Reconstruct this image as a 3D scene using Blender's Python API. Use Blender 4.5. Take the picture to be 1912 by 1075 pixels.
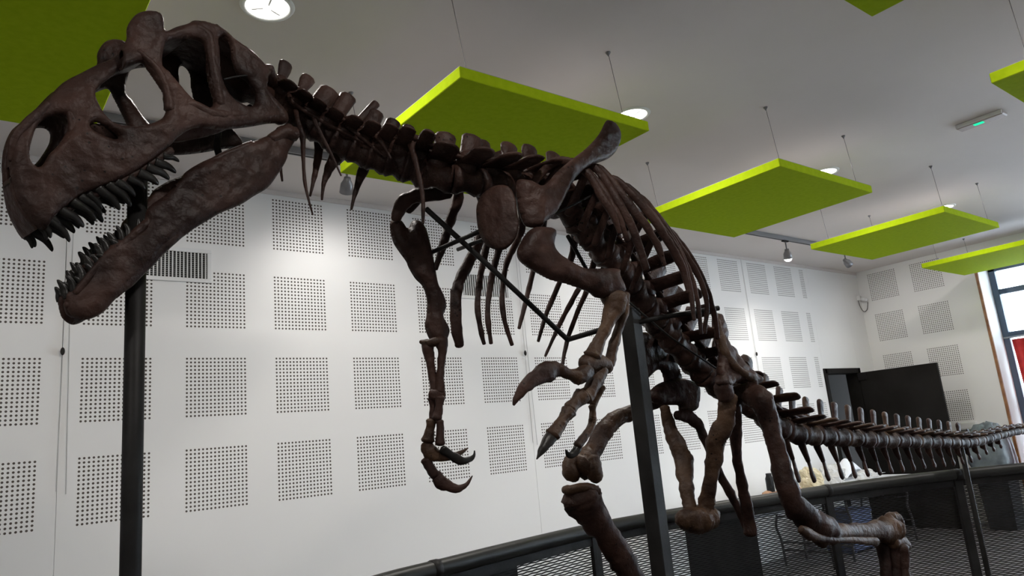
import bpy, math, random
import numpy as np
from mathutils import Vector, Matrix, noise
random.seed(7)
for o in list(bpy.data.objects): bpy.data.objects.remove(o)
S = bpy.context.scene
COL = S.collection

# ------------------------------------------------------------------ camera
F = 1351.07; W0, H0 = 1912.0, 1075.0
YAW, PITCH, ROLL = 0.67567, 0.21003, -0.09224
CAM = np.array([-0.061, -5.032, 1.535])
fw = np.array([math.sin(YAW)*math.cos(PITCH), math.cos(YAW)*math.cos(PITCH), math.sin(PITCH)])
r0 = np.array([math.cos(YAW), -math.sin(YAW), 0.0]); u0 = np.cross(r0, fw)
RT = r0*math.cos(ROLL)+u0*math.sin(ROLL); UP = -r0*math.sin(ROLL)+u0*math.cos(ROLL)
cd = bpy.data.cameras.new('camera'); cam = bpy.data.objects.new('camera', cd); COL.objects.link(cam)
cd.sensor_width = 36.0; cd.lens = F*36.0/W0; cd.clip_start = 0.05
cam.matrix_world = Matrix(((RT[0], UP[0], -fw[0], CAM[0]), (RT[1], UP[1], -fw[1], CAM[1]), (RT[2], UP[2], -fw[2], CAM[2]), (0, 0, 0, 1)))
S.camera = cam

# ------------------------------------------------------------------ world, exposure
S.view_settings.view_transform = 'Standard'; S.view_settings.look = 'None'
S.view_settings.gamma = 1.0; S.view_settings.use_curve_mapping = False
S.view_settings.exposure = 0.12
wd = bpy.data.worlds.new('overcast_sky'); S.world = wd; wd.use_nodes = True
bg = wd.node_tree.nodes['Background']; bg.inputs[0].default_value = (0.72, 0.86, 1.0, 1); bg.inputs[1].default_value = 9.0

# ------------------------------------------------------------------ helpers
def ray(x, y): return RT*((x-W0/2)/F) + UP*((H0/2-y)/F) + fw
SH = np.array([(-.6,-3.35),(.08,-3.14),(.75,-2.97),(1.02,-3.04),(1.29,-3.17),(1.9,-3.14),(2.61,-3.09),(4,-3.05),(8,-3.0)])
_t = np.diff(SH, axis=0); _t /= np.linalg.norm(_t, axis=1)[:, None]
_n = np.stack([_t[:, 1], -_t[:, 0]], 1)
_nv = np.vstack([_n[:1], (_n[:-1]+_n[1:])/2, _n[-1:]]); _nv /= np.linalg.norm(_nv, axis=1)[:, None]
def P(x, y, o=0.0):
    """point of the animal seen at (x,y), o metres to its left of its own middle plane"""
    d = ray(x, y); Q = SH+_nv*o; best = None
    for i in range(len(Q)-1):
        a = Q[i]-CAM[:2]; e = Q[i+1]-Q[i]
        det = -d[0]*e[1]+e[0]*d[1]
        if abs(det) < 1e-9: continue
        t = (-a[0]*e[1]+e[0]*a[1])/det; s = (d[0]*a[1]-d[1]*a[0])/det
        if -1e-4 <= s <= 1.0001 and t > 0 and (best is None or t < best): best = t
    return CAM+d*best
def onY(x, y, Y): d = ray(x, y); return CAM+d*((Y-CAM[1])/d[1])
def onZ(x, y, Z): d = ray(x, y); return CAM+d*((Z-CAM[2])/d[2])
def px2m(p): return float(np.dot(p-CAM, fw))/F

def mesh_obj(name, verts, faces, mat, parent=None, base=None, smooth=True, mats=None, fm=None):
    v = np.asarray(verts, float)
    b = np.zeros(3) if base is None else np.asarray(base, float)
    me = bpy.data.meshes.new(name); me.from_pydata((v-b).tolist(), [], faces); me.update()
    for m in (mats or [mat]): me.materials.append(m)
    if fm is not None: me.polygons.foreach_set('material_index', fm)
    if smooth: me.polygons.foreach_set('use_smooth', [True]*len(me.polygons))
    o = bpy.data.objects.new(name, me); COL.objects.link(o)
    if parent is not None: o.parent = parent
    else: o.location = b.tolist()
    return o
def empty(name, loc, label, cat, group=None):
    o = bpy.data.objects.new(name, None); COL.objects.link(o); o.location = loc; o.empty_display_size = .1
    o['label'] = label; o['category'] = cat
    if group: o['group'] = group
    return o
def tag(o, label, cat, group=None):
    o['label'] = label; o['category'] = cat
    if group: o['group'] = group
    return o
class MB:
    def __init__(s): s.v = []; s.f = []
    def add(s, v, f):
        n = len(s.v); s.v += [tuple(map(float, q)) for q in v]; s.f += [tuple(i+n for i in q) for q in f]; return s
    def box(s, x0, x1, y0, y1, z0, z1, M=None):
        v = [(x0,y0,z0),(x1,y0,z0),(x1,y1,z0),(x0,y1,z0),(x0,y0,z1),(x1,y0,z1),(x1,y1,z1),(x0,y1,z1)]
        if M is not None: v = [tuple(M @ Vector(q)) for q in v]
        return s.add(v, [(3,2,1,0),(4,5,6,7),(0,1,5,4),(1,2,6,5),(2,3,7,6),(3,0,4,7)])
    def bbox(s, x0, x1, y0, y1, z0, z1, b=.004, M=None):
        """box with chamfered edges"""
        v = []; idx = {}
        for i, x in enumerate((x0, x1)):
            for j, y in enumerate((y0, y1)):
                for k, z in enumerate((z0, z1)):
                    sx, sy, sz = (1-2*i)*b, (1-2*j)*b, (1-2*k)*b
                    idx[i,j,k] = len(v); v += [(x, y+sy, z+sz), (x+sx, y, z+sz), (x+sx, y+sy, z)]
        if M is not None: v = [tuple(M @ Vector(q)) for q in v]
        I = lambda i,j,k,a: idx[i,j,k]+a
        f = []
        for a in (0, 1):
            f += [(I(a,0,0,0),I(a,1,0,0),I(a,1,1,0),I(a,0,1,0)), (I(0,a,0,1),I(1,a,0,1),I(1,a,1,1),I(0,a,1,1)), (I(0,0,a,2),I(1,0,a,2),I(1,1,a,2),I(0,1,a,2))]
        for a in (0, 1):
            for c in (0, 1):
                f += [(I(a,c,0,0),I(a,c,1,0),I(a,c,1,1),I(a,c,0,1)), (I(a,0,c,0),I(a,1,c,0),I(a,1,c,2),I(a,0,c,2)), (I(0,a,c,1),I(1,a,c,1),I(1,a,c,2),I(0,a,c,2))]
        for i in (0,1):
            for j in (0,1):
                for k in (0,1): f.append((I(i,j,k,0),I(i,j,k,1),I(i,j,k,2)))
        return s.add(v, f)
    def tube(s, pts, radii, n=10, k=None, hint=None, cap=True, nz=0.0, round_ends=True):
        """swept elliptical tube. radii[i] = half width across, k = depth ratio"""
        p = np.asarray(pts, float); r = np.asarray(radii, float)
        kk = np.ones(len(p)) if k is None else np.broadcast_to(np.asarray(k, float), (len(p),))
        if round_ends and len(p) > 1:
            t0 = p[0]-p[1]; t0 /= np.linalg.norm(t0)+1e-9; t1 = p[-1]-p[-2]; t1 /= np.linalg.norm(t1)+1e-9
            p = np.vstack([p[0]+t0*r[0]*.45, p[0]+t0*r[0]*.3, p, p[-1]+t1*r[-1]*.3, p[-1]+t1*r[-1]*.45])
            r = np.concatenate([[r[0]*.3, r[0]*.75], r, [r[-1]*.75, r[-1]*.3]]); kk = np.concatenate([kk[:1], kk[:1], kk, kk[-1:], kk[-1:]])
        T = np.gradient(p, axis=0); T /= np.linalg.norm(T, axis=1)[:, None]+1e-12
        V = []; ang = np.linspace(0, 2*math.pi, n, endpoint=False); prev = None
        for i in range(len(p)):
            h = (p[i]-CAM) if hint is None else np.asarray(hint, float)
            a = np.cross(T[i], h)
            if np.linalg.norm(a) < 1e-6*np.linalg.norm(h): a = np.cross(T[i], (.3,.5,.8))
            a /= np.linalg.norm(a)
            if prev is not None and np.dot(a, prev) < 0: a = -a
            prev = a
            b = np.cross(T[i], a)
            for q in ang:
                d = a*math.cos(q)*r[i] + b*math.sin(q)*r[i]*kk[i]
                w = p[i]+d
                if nz: w = p[i]+d*(1+nz*noise.noise(Vector(w*26))+nz*.6*noise.noise(Vector(w*70)))
                V.append(w)
        Fc = []
        for i in range(len(p)-1):
            for j in range(n):
                Fc.append((i*n+j, i*n+(j+1) % n, (i+1)*n+(j+1) % n, (i+1)*n+j))
        if cap:
            Fc.append(tuple(range(n-1, -1, -1))); Fc.append(tuple((len(p)-1)*n+j for j in range(n)))
        return s.add(V, Fc)
    def blob(s, c, R, axes=None, n=12, m=8, nz=.12, fr=9):
        c = np.asarray(c, float); A = np.eye(3) if axes is None else np.asarray(axes)
        V = []; Fc = []
        for i in range(m+1):
            th = math.pi*i/m
            for j in range(n):
                ph = 2*math.pi*j/n
                d = np.array([math.sin(th)*math.cos(ph)*R[0], math.sin(th)*math.sin(ph)*R[1], math.cos(th)*R[2]])@A
                w = c+d; V.append(c+d*(1+nz*noise.noise(Vector(w*fr))+nz*.5*noise.noise(Vector(w*fr*2.7))))
        for i in range(m):
            for j in range(n): Fc.append((i*n+j, (i+1)*n+j, (i+1)*n+(j+1) % n, i*n+(j+1) % n))
        return s.add(V, Fc)
    def lathe(s, c, prof, n=20, axis=(0,0,1)):
        ax = Vector(axis).normalized(); q = Vector((0,0,1)).rotation_difference(ax).to_matrix()
        V = []; Fc = []
        for (r, z) in prof:
            for j in range(n):
                a = 2*math.pi*j/n; V.append(Vector(c)+q @ Vector((r*math.cos(a), r*math.sin(a), z)))
        for i in range(len(prof)-1):
            for j in range(n): Fc.append((i*n+j, i*n+(j+1) % n, (i+1)*n+(j+1) % n, (i+1)*n+j))
        return s.add(V, Fc)
    def build(s, name, mat, parent=None, base=None, smooth=False): return mesh_obj(name, s.v, s.f, mat, parent, base, smooth)

def catmull(pts, per=5, closed=False):
    p = np.asarray(pts, float); n = len(p); out = []
    if n < 3 and not closed:
        return np.array([p[0]+(p[-1]-p[0])*t for t in np.linspace(0, 1, per+1)])
    rng = range(n) if closed else range(n-1)
    for i in rng:
        if closed: a, b, c, d = p[(i-1) % n], p[i], p[(i+1) % n], p[(i+2) % n]
        else: a, b, c, d = p[max(i-1, 0)], p[i], p[i+1], p[min(i+2, n-1)]
        for j in range(per):
            t = j/per
            out.append(.5*((2*b)+(-a+c)*t+(2*a-5*b+4*c-d)*t*t+(-a+3*b-3*c+d)*t**3))
    if not closed: out.append(p[-1])
    return np.array(out)

# ------------------------------------------------------------------ materials
def new_mat(name, col, rough=.6, metal=0, spec=.5, **kw):
    m = bpy.data.materials.new(name); m.use_nodes = True
    b = m.node_tree.nodes['Principled BSDF']
    b.inputs['Base Color'].default_value = (*col, 1); b.inputs['Roughness'].default_value = rough
    b.inputs['Metallic'].default_value = metal; b.inputs['Specular IOR Level'].default_value = spec
    for k, v in kw.items(): b.inputs[k].default_value = v
    return m
def noisy(m, c1, c2, scale=8, detail=6, bump=.0, bscale=40, lo=.35, hi=.65, dist=.01):
    nt = m.node_tree; b = nt.nodes['Principled BSDF']
    tc = nt.nodes.new('ShaderNodeTexCoord'); n = nt.nodes.new('ShaderNodeTexNoise'); n.inputs['Scale'].default_value = scale; n.inputs['Detail'].default_value = detail
    r = nt.nodes.new('ShaderNodeValToRGB'); r.color_ramp.elements[0].position = lo; r.color_ramp.elements[1].position = hi
    r.color_ramp.elements[0].color = (*c1, 1); r.color_ramp.elements[1].color = (*c2, 1)
    nt.links.new(tc.outputs['Object'], n.inputs['Vector']); nt.links.new(n.outputs['Fac'], r.inputs['Fac']); nt.links.new(r.outputs['Color'], b.inputs['Base Color'])
    if bump:
        n2 = nt.nodes.new('ShaderNodeTexNoise'); n2.inputs['Scale'].default_value = bscale; n2.inputs['Detail'].default_value = 5
        nt.links.new(tc.outputs['Object'], n2.inputs['Vector'])
        bp = nt.nodes.new('ShaderNodeBump'); bp.inputs['Strength'].default_value = bump; bp.inputs['Distance'].default_value = dist
        nt.links.new(n2.outputs['Fac'], bp.inputs['Height']); nt.links.new(bp.outputs['Normal'], b.inputs['Normal'])
    return m
def perforated(name, axis, sign, off, pu, umin, umax):
    """white board with square fields of round holes"""
    m = new_mat(name, (.80,.79,.77), .75); nt = m.node_tree; N = nt.nodes; L = nt.links; b = N['Principled BSDF']
    g = N.new('ShaderNodeNewGeometry'); sp = N.new('ShaderNodeSeparateXYZ'); L.new(g.outputs['Position'], sp.inputs[0])
    def M(op, a, c=None):
        q = N.new('ShaderNodeMath'); q.operation = op
        for i, v in enumerate((a, c)):
            if v is None: continue
            if isinstance(v, (int, float)): q.inputs[i].default_value = v
            else: L.new(v, q.inputs[i])
        return q.outputs[0]
    u = M('ADD', M('MULTIPLY', sp.outputs[axis], sign), -off+.0125)
    v = M('ADD', M('MULTIPLY', sp.outputs[2], -1), 3.45+.0125)
    PZ = .5915
    def cell(c, pitch):
        l = M('MULTIPLY', M('FRACT', M('ADD', M('DIVIDE', c, pitch), 20.0)), pitch)
        return M('LESS_THAN', l, .4), M('SUBTRACT', M('FRACT', M('DIVIDE', l, .025)), .5)
    mu, du = cell(u, pu); mv, dv = cell(v, PZ)
    d = M('SQRT', M('ADD', M('MULTIPLY', du, du), M('MULTIPLY', dv, dv)))
    h = M('LESS_THAN', d, .27)
    for k in (mu, mv, M('GREATER_THAN', v, 0), M('LESS_THAN', v, 4*PZ), M('GREATER_THAN', u, umin), M('LESS_THAN', u, umax)): h = M('MULTIPLY', h, k)
    n = N.new('ShaderNodeTexNoise'); n.inputs['Scale'].default_value = 1.7; n.inputs['Detail'].default_value = 4; L.new(g.outputs['Position'], n.inputs['Vector'])
    rr = N.new('ShaderNodeValToRGB'); rr.color_ramp.elements[0].color = (.78,.77,.75,1); rr.color_ramp.elements[1].color = (.82,.81,.79,1); L.new(n.outputs['Fac'], rr.inputs['Fac'])
    mx = N.new('ShaderNodeMix'); mx.data_type = 'RGBA'; L.new(h, mx.inputs['Factor']); L.new(rr.outputs['Color'], mx.inputs['A']); mx.inputs['B'].default_value = (.075,.06,.05,1)
    L.new(mx.outputs['Result'], b.inputs['Base Color'])
    return m
M_WALLB = perforated('perforated_board', 0, 1.0, 0.0, .5951, -4.0, 15*.5951+.10)
M_WALLE = perforated('perforated_board_end', 1, -1.0, .167, .598, -.2, 1.19)
M_WALL = noisy(new_mat('white_paint', (.8,.79,.77), .8), (.77,.76,.74), (.81,.80,.78), 2)
M_CEIL = noisy(new_mat('ceiling_paint', (.72,.69,.66), .9), (.66,.61,.575), (.69,.635,.60), 1.5)
M_FLOOR = noisy(new_mat('grey_vinyl', (.2,.2,.21), .45), (.105,.10,.105), (.15,.14,.145), 3, bump=.05)
M_GREEN = noisy(new_mat('lime_felt', (.31,.43,.008), .9, spec=.04), (.295,.41,.006), (.335,.45,.009), 30, bump=.15, bscale=220, dist=.002)
M_BOUNCE = new_mat('grey_bounce_sheet', (.30,.29,.28), .9)  # for the sheet added on the panels against green bounce light
M_BONE = noisy(new_mat('cast_bone', (.08,.05,.04), .5, spec=.16), (.013,.0058,.0045), (.060,.031,.0235), 7, 8, .55, 38, .36, .74, .012)
M_BONE2 = noisy(new_mat('cast_bone_tan', (.16,.1,.07), .5, spec=.18), (.020,.0095,.006), (.088,.050,.028), 9, 8, .55, 42, .34, .74, .012)
def pitted(m, scale):
    nt = m.node_tree; N = nt.nodes; L = nt.links; b = N['Principled BSDF']
    tc = N.new('ShaderNodeTexCoord'); v = N.new('ShaderNodeTexVoronoi'); v.inputs['Scale'].default_value = scale; L.new(tc.outputs['Object'], v.inputs['Vector'])
    n = N.new('ShaderNodeTexNoise'); n.inputs['Scale'].default_value = 6; L.new(tc.outputs['Object'], n.inputs['Vector'])
    th = N.new('ShaderNodeMapRange'); L.new(n.outputs['Fac'], th.inputs['Value']); th.inputs['From Min'].default_value = .42; th.inputs['From Max'].default_value = .70; th.inputs['To Min'].default_value = .02; th.inputs['To Max'].default_value = .24
    lt = N.new('ShaderNodeMath'); lt.operation = 'LESS_THAN'; L.new(v.outputs['Distance'], lt.inputs[0]); L.new(th.outputs['Result'], lt.inputs[1])
    src = b.inputs['Base Color'].links[0].from_socket
    mx = N.new('ShaderNodeMix'); mx.data_type = 'RGBA'; L.new(lt.outputs[0], mx.inputs['Factor']); L.new(src, mx.inputs['A']); mx.inputs['B'].default_value = (.006,.003,.0025,1); L.new(mx.outputs['Result'], b.inputs['Base Color'])
    bp = N.new('ShaderNodeBump'); bp.inputs['Strength'].default_value = .6; bp.inputs['Distance'].default_value = .006; bp.invert = True
    L.new(lt.outputs[0], bp.inputs['Height']); old = b.inputs['Normal'].links[0].from_socket; L.new(old, bp.inputs['Normal']); L.new(bp.outputs['Normal'], b.inputs['Normal'])
pitted(M_BONE, 55); pitted(M_BONE2, 60)
M_TOOTH = noisy(new_mat('dark_tooth', (.03,.028,.026), .35, spec=.22), (.005,.0046,.0042), (.015,.0135,.012), 14, 4, .2, 60)
M_STEEL = noisy(new_mat('black_steel', (.02,.02,.02), .5, spec=.14), (.010,.0095,.009), (.018,.0175,.017), 10, bump=.06, bscale=90)
M_RAIL = noisy(new_mat('anthracite_paint', (.03,.032,.03), .42, spec=.3), (.013,.0135,.012), (.02,.021,.018), 9)
M_BLACK = noisy(new_mat('black_panel', (.012,.011,.011), .6, spec=.1), (.010,.009,.009), (.015,.014,.014), 4)
M_DOOR = noisy(new_mat('black_door_paint', (.013,.012,.011), .6, spec=.08), (.011,.010,.009), (.016,.015,.014), 3)
M_WHITE = new_mat('white_plastic', (.75,.75,.74), .4)
M_ALU = new_mat('grey_aluminium', (.30,.31,.32), .35, .6)
M_TRACK = new_mat('track_grey', (.23,.23,.24), .45, .3)
M_LAMPB = new_mat('lamp_grey', (.20,.20,.21), .4, .4)
M_WFRAME = new_mat('blue_grey_frame', (.07,.10,.15), .4, .2)
M_WOOD = noisy(new_mat('brown_wood', (.30,.13,.05), .5), (.22,.09,.035), (.36,.17,.07), 12)
M_RED = noisy(new_mat('red_cloth', (.55,.03,.03), .85), (.48,.02,.025), (.62,.045,.04), 10)
M_TABLE = new_mat('white_table', (.82,.84,.86), .35)
M_TLEG = new_mat('grey_table_leg', (.06,.06,.065), .5, .2)
M_BAG = new_mat('clear_bag', (.86,.86,.84), .18, 0, .5, **{'Transmission Weight': .55, 'IOR': 1.2})
M_BAGY = new_mat('yellowish_bag', (.80,.72,.52), .22, 0, .5, **{'Transmission Weight': .35, 'IOR': 1.2})
M_SHEET = new_mat('white_sheet', (.84,.87,.92), .5)
M_LINER = noisy(new_mat('grey_liner', (.20,.25,.27), .35), (.07,.09,.10), (.15,.18,.19), 9)
M_BIN = new_mat('black_bin', (.02,.022,.024), .6, spec=.15)
M_CARD = noisy(new_mat('brown_wood_tray', (.42,.23,.13), .7), (.33,.17,.09), (.5,.3,.18), 14)
M_BLUE = noisy(new_mat('blue_fabric', (.13,.19,.42), .8), (.075,.095,.19), (.11,.14,.25), 6)
M_CORD = new_mat('pale_cord', (.62,.61,.59), .6)
M_WIRE = new_mat('thin_wire', (.10,.09,.085), .5)
M_DARK = new_mat('dark_void', (.02,.018,.016), .9)
M_GLASS = new_mat('window_glass', (1,1,1), .02, 0, .5, **{'Transmission Weight': 1.0, 'IOR': 1.02})
def emis(name, col, s):
    m = bpy.data.materials.new(name); m.use_nodes = True; nt = m.node_tree
    e = nt.nodes.new('ShaderNodeEmission'); e.inputs[0].default_value = (*col, 1); e.inputs[1].default_value = s
    nt.links.new(e.outputs[0], nt.nodes['Material Output'].inputs[0]); return m
M_LAMP = emis('lamp_glow', (1, .97, .92), 9.0)
M_SPOTG = emis('spot_glow', (1, .98, .95), 12.0)
M_GLED = emis('green_led', (.02, 1, .45), 1.1)

# ------------------------------------------------------------------ the room
CZ = 3.524; XE = 10.48; XL = -3.5; YF = -9.0
def struct(o): o['kind'] = 'structure'; return o
struct(MB().box(XL-.2, 13.5, YF-.2, 3.2, -.2, 0).build('floor', M_FLOOR))
struct(MB().box(XL-.2, XE+.8, YF-.2, .2, CZ, CZ+.15).build('ceiling', M_CEIL))
# perforated wall: backing + boards with fine joints
DX0, DX1, DH = 9.10, 10.02, 2.10
wb = struct(MB().box(XL, DX0, .03, .15, 0, CZ).box(DX1, XE+.2, .03, .15, 0, CZ).box(DX0, DX1, .03, .15, DH, CZ).build('wall_back', M_WALL))
seams = [XL, .487, 4.052, 7.613]
for a, b in zip(seams[:-1], seams[1:]):
    MB().bbox(a+.0008, b-.0008, 0, .03, 0, CZ, .0015).build('wall_board', M_WALLB, wb)
MB().bbox(seams[-1]+.0008, DX0, 0, .03, 0, CZ, .0015).build('wall_board', M_WALLB, wb)
MB().bbox(DX0, DX1, 0, .03, DH+.0, CZ, .0015).build('wall_board', M_WALLB, wb)
MB().bbox(DX1, XE, 0, .03, 0, CZ, .0015).build('wall_board', M_WALLB, wb)
MB().box(XL, XE, -.012, .0, CZ-.035, CZ).build('ceiling_edge_strip', M_CEIL, wb)
struct(MB().box(XL-.15, XL, YF, .15, 0, CZ).build('wall_left', M_WALL))
# end wall with the tall window
WY0, WY1, WZ1 = -1.555, -7.6, 3.25
struct(MB().box(XE, XE+.62, WY0, .15, 0, CZ).box(XE, XE+.62, YF, WY1, 0, CZ).box(XE, XE+.62, WY1, WY0, WZ1, CZ).build('wall_right', M_WALLE))
# wall behind the camera
fw_ = MB().box(XL, XE+.6, YF-.2, YF, 0, CZ)
struct(fw_.build('wall_front', M_WALL))
# corridor behind the door
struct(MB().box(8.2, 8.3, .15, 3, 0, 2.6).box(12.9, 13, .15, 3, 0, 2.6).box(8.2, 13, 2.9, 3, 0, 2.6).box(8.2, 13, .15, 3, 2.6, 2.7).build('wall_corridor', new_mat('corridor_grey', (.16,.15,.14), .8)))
# door: black frame and open leaf
dr = struct(MB().bbox(DX0-.02, DX0+.05, -.02, .17, 0, DH+.02).bbox(DX1-.05, DX1+.02, -.02, .17, 0, DH+.02).bbox(DX0, DX1, -.02, .17, DH-.05, DH+.02).build('door_1', M_DOOR))
leafM = Matrix.Translation((DX1-.02, -.03, 0)) @ Matrix.Rotation(math.radians(-1.5), 4, 'Z')
lf = MB().bbox(-.045, 0, -1.03, 0, .012, DH-.05, .003, leafM).build('door_leaf', M_DOOR, dr)
MB().bbox(-.055, .0, -.10, .02, DH-.16, DH-.06, .004, leafM).build('door_closer', M_BLACK, dr)
hb = MB(); hb.tube([leafM @ Vector(q) for q in ((-.045,-.95,1.02),(-.085,-.95,1.02),(-.09,-.94,1.02),(-.09,-.83,1.02))], [.009]*4, 8, hint=(0,.2,1)); hb.build('door_handle', M_ALU, dr)
MB().bbox(-.05, -.045, -.99, -.91, .97, 1.07, .001, leafM).build('handle_plate', M_ALU, dr)

# window in the end wall
wn = struct(MB().bbox(XE+.40, XE+.47, WY0-.075, WY0, 0, WZ1).bbox(XE+.40, XE+.47, WY1, WY1+.075, 0, WZ1).bbox(XE+.40, XE+.47, WY1, WY0, WZ1-.07, WZ1).bbox(XE+.40, XE+.47, WY1, WY0, 0, .08).build('window_1', M_WFRAME))
for y in (WY0-1.03, WY0-2.05, WY0-3.05, WY0-4.05, WY0-5.05): MB().bbox(XE+.405, XE+.465, y-.03, y+.03, .08, WZ1-.07).build('mullion', M_WFRAME, wn)
for z in (2.90, 2.33): MB().bbox(XE+.405, XE+.465, WY1+.075, WY0-.075, z-.035, z+.035).build('transom', M_WFRAME, wn)
for z in (1.42,): MB().bbox(XE+.405, XE+.465, WY1+.075, WY0-.075, z-.03, z+.03).build('transom', M_WFRAME, wn)
for i in range(6):
    ya = WY0-.075-1.0*i
    MB().box(XE+.43, XE+.436, max(ya-1.0, WY1+.07), ya, .08, WZ1-.07).build('window_pane', M_GLASS, wn)
struct(MB().bbox(XE-.012, XE+.02, WY0-.012, WY0+.022, 0, WZ1, .003).build('trim_1', M_WOOD))
# red roller cloth hanging in the reveal
cb = MB(); n = 60; V = []; Fc = []
for i in range(n+1):
    y = WY0-.11-1.3*i/n; x = XE+.36+.018*math.sin(i*1.3)+.008*math.sin(i*3.1)
    for z in (.15, .8, 1.5, 2.26): V.append((x+.012*math.sin(i*.7+z*2), y-.02*(2.26-z)*math.cos(i*.5), z))
for i in range(n):
    for j in range(3): Fc.append((i*4+j, (i+1)*4+j, (i+1)*4+j+1, i*4+j+1))
cu = mesh_obj('curtain', V, Fc, M_RED, base=(XE+.36, WY0-.8, .15)); cu.modifiers.new('thick', 'SOLIDIFY').thickness = .004
tag(cu, 'red cloth curtain hanging in front of the tall window', 'curtain')
rb = MB(); rb.tube([(XE+.36, WY0-.02, 2.29), (XE+.36, WY1+.02, 2.29)], [.012, .012], 8, hint=(0,0,1)); rb.build('curtain_rail', M_ALU, cu, (XE+.36, WY0-.8, .15), True)

# ------------------------------------------------------------------ ceiling panels
PW = 1.22; PX0, PY0, PPX, PPY = 1.63, -2.72, 2.435, 2.43
def ceiling_panel(x, y, label):
    c = (x+PW/2, y+PW/2, 3.10)
    e = empty('acoustic_panel', c, label, 'ceiling panel', 'lime green square panels under the ceiling')
    MB().bbox(x, x+PW, y, y+PW, 3.10, 3.155, .003).build('panel_board', M_GREEN, e, c)
    MB().box(x+.004, x+PW-.004, y+.004, y+PW-.004, 3.1552, 3.158).build('bounce_sheet', M_BOUNCE, e, c)  # added unseen grey sheet, keeps green bounce light off the ceiling
    for sx in (.06, PW-.16):
        for sy in (.03, PW-.16):
            w = MB(); w.tube([(x+sx, y+sy, 3.157), (x+sx-.05, y+sy+.004, CZ-.004)], [.0016, .0016], 5, hint=(1,0,0)); w.build('suspension_wire', M_WIRE, e, c)
            q = MB(); q.lathe((x+sx-.05, y+sy+.004, CZ-.012), [(.002,-.012),(.006,-.004),(.014,.008),(.014,.012)], 10); q.build('wire_anchor', M_LAMPB, e, c, True)
    return e
ceiling_panel(PX0-PPX, PY0+.06, 'large lime green ceiling panel above the skull at the left edge')
ceiling_panel(PX0, PY0+.02, 'lime green ceiling panel right behind the skeleton\'s neck and shoulder blade')
ceiling_panel(PX0+PPX, PY0, 'lime green ceiling panel beside the arched ribs, with track lamp below it')
ceiling_panel(PX0+2*PPX, PY0-.02, 'lime green ceiling panel hanging near the far wall corner')
ceiling_panel(PX0+3*PPX, PY0-.02, 'lime green ceiling panel farthest away, over the window')
ceiling_panel(PX0, -3.91-PW, 'lime green ceiling panel with one corner showing at the top edge')
ceiling_panel(PX0+PPX, -3.93-PW, 'lime green ceiling panel at the right edge beside the emergency light')

# ------------------------------------------------------------------ lamps
def downlight(x, y, label, power):
    c = (x, y, CZ)
    e = empty('downlight', c, label, 'ceiling lamp', 'round recessed downlights')
    b = MB(); b.lathe((x, y, CZ), [(.093,-.004),(.098,-.010),(.112,-.008),(.118,0)], 32); b.build('trim_ring', M_WHITE, e, c, True)
    b = MB(); b.lathe((x, y, CZ), [(.0005,-.001),(.05,-.002),(.093,-.0045)], 32); b.build('lamp_glass', M_LAMP, e, c, True)
    b = MB()
    for k in range(3):
        a = k*2.1+.4; b.tube([(x+.02*math.cos(a), y+.02*math.sin(a), CZ-.006), (x+.07*math.cos(a), y+.07*math.sin(a), CZ-.007)], [.006,.006], 6, hint=(0,0,1))
    b.build('lamp_tube', M_WHITE, e, c, True)
    l = bpy.data.lights.new('downlight_glow', 'AREA'); l.shape = 'DISK'; l.size = .18; l.energy = power; l.color = (1, .95, .90)
    o = bpy.data.objects.new('downlight_glow', l); COL.objects.link(o); o.location = (0, 0, -.02); o.parent = e
DP = 28
for i, lb in enumerate(['brightest round ceiling downlight above the skull\'s rear', 'round ceiling downlight just behind the tip of the shoulder blade', 'round ceiling downlight behind the panel beside the ribs', 'round ceiling downlight farthest away by the corner panel']):
    downlight(.977+2.36*i, -2.19, lb, DP)
for i in range(5): downlight(-1.38+2.36*i, -4.62, 'round ceiling downlight outside the picture above the viewer', DP)
# track with spotlights along the wall
tr = MB().bbox(-.9, 8.75, -.82, -.775, CZ-.045, CZ, .003).build('lamp_track', M_TRACK, base=(4, -.8, CZ))
tag(tr, 'long grey lighting track on the ceiling along the perforated wall', 'lamp track')
MB().box(-.9, 8.75, -.804, -.791, CZ-.047, CZ-.0452).build('track_slot', M_DARK, tr, (4, -.8, CZ))
def spot(x, aim, label, lit, power=0, hd=.13, bulb=False):
    c = np.array([x, -.8, CZ-.047]); e = empty('track_spotlight', c.tolist(), label, 'spotlight', 'spotlights on the ceiling track')
    MB().bbox(x-.05, x+.05, -.815, -.78, CZ-.062, CZ-.047, .003).build('adapter', M_BLACK, e, c)
    h = c+np.array([0, 0, -hd])
    b = MB(); b.tube([c+(0,0,-.01), c+(0,0,-.07), h+(0,0,.015), h], [.008]*4, 8, hint=(0,1,0)); b.build('arm', M_LAMPB, e, c, True)
    d = np.asarray(aim, float)-h; d /= np.linalg.norm(d)
    b = MB(); b.lathe(h-d*.03, [(.002,-.005),(.022,0),(.026,.02),(.042,.05),(.047,.11),(.043,.11),(.040,.06),(.002,.055)], 22, d); b.build('lamp_head', M_LAMPB, e, c, True)
    b = MB()
    if bulb: b.lathe(h+d*.078, [(.042,0),(.040,.012),(.030,.026),(.015,.033),(.0005,.035)], 22, d)
    else: b.lathe(h+d*.058, [(.0005,0),(.038,.001)], 22, d)
    b.build('lens', M_SPOTG if lit else M_DARK, e, c, True)
    if lit:
        l = bpy.data.lights.new('spot_beam', 'SPOT'); l.energy = power; l.spot_size = math.radians(120); l.spot_blend = 1.0; l.shadow_soft_size = .04; l.color = (1, .97, .94)
        o = bpy.data.objects.new('spot_beam', l); COL.objects.link(o); o.parent = e; o.location = ((h+d*(.13 if bulb else .09))-c).tolist()
        o.rotation_euler = Vector(d).to_track_quat('-Z', 'Y').to_euler()
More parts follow.
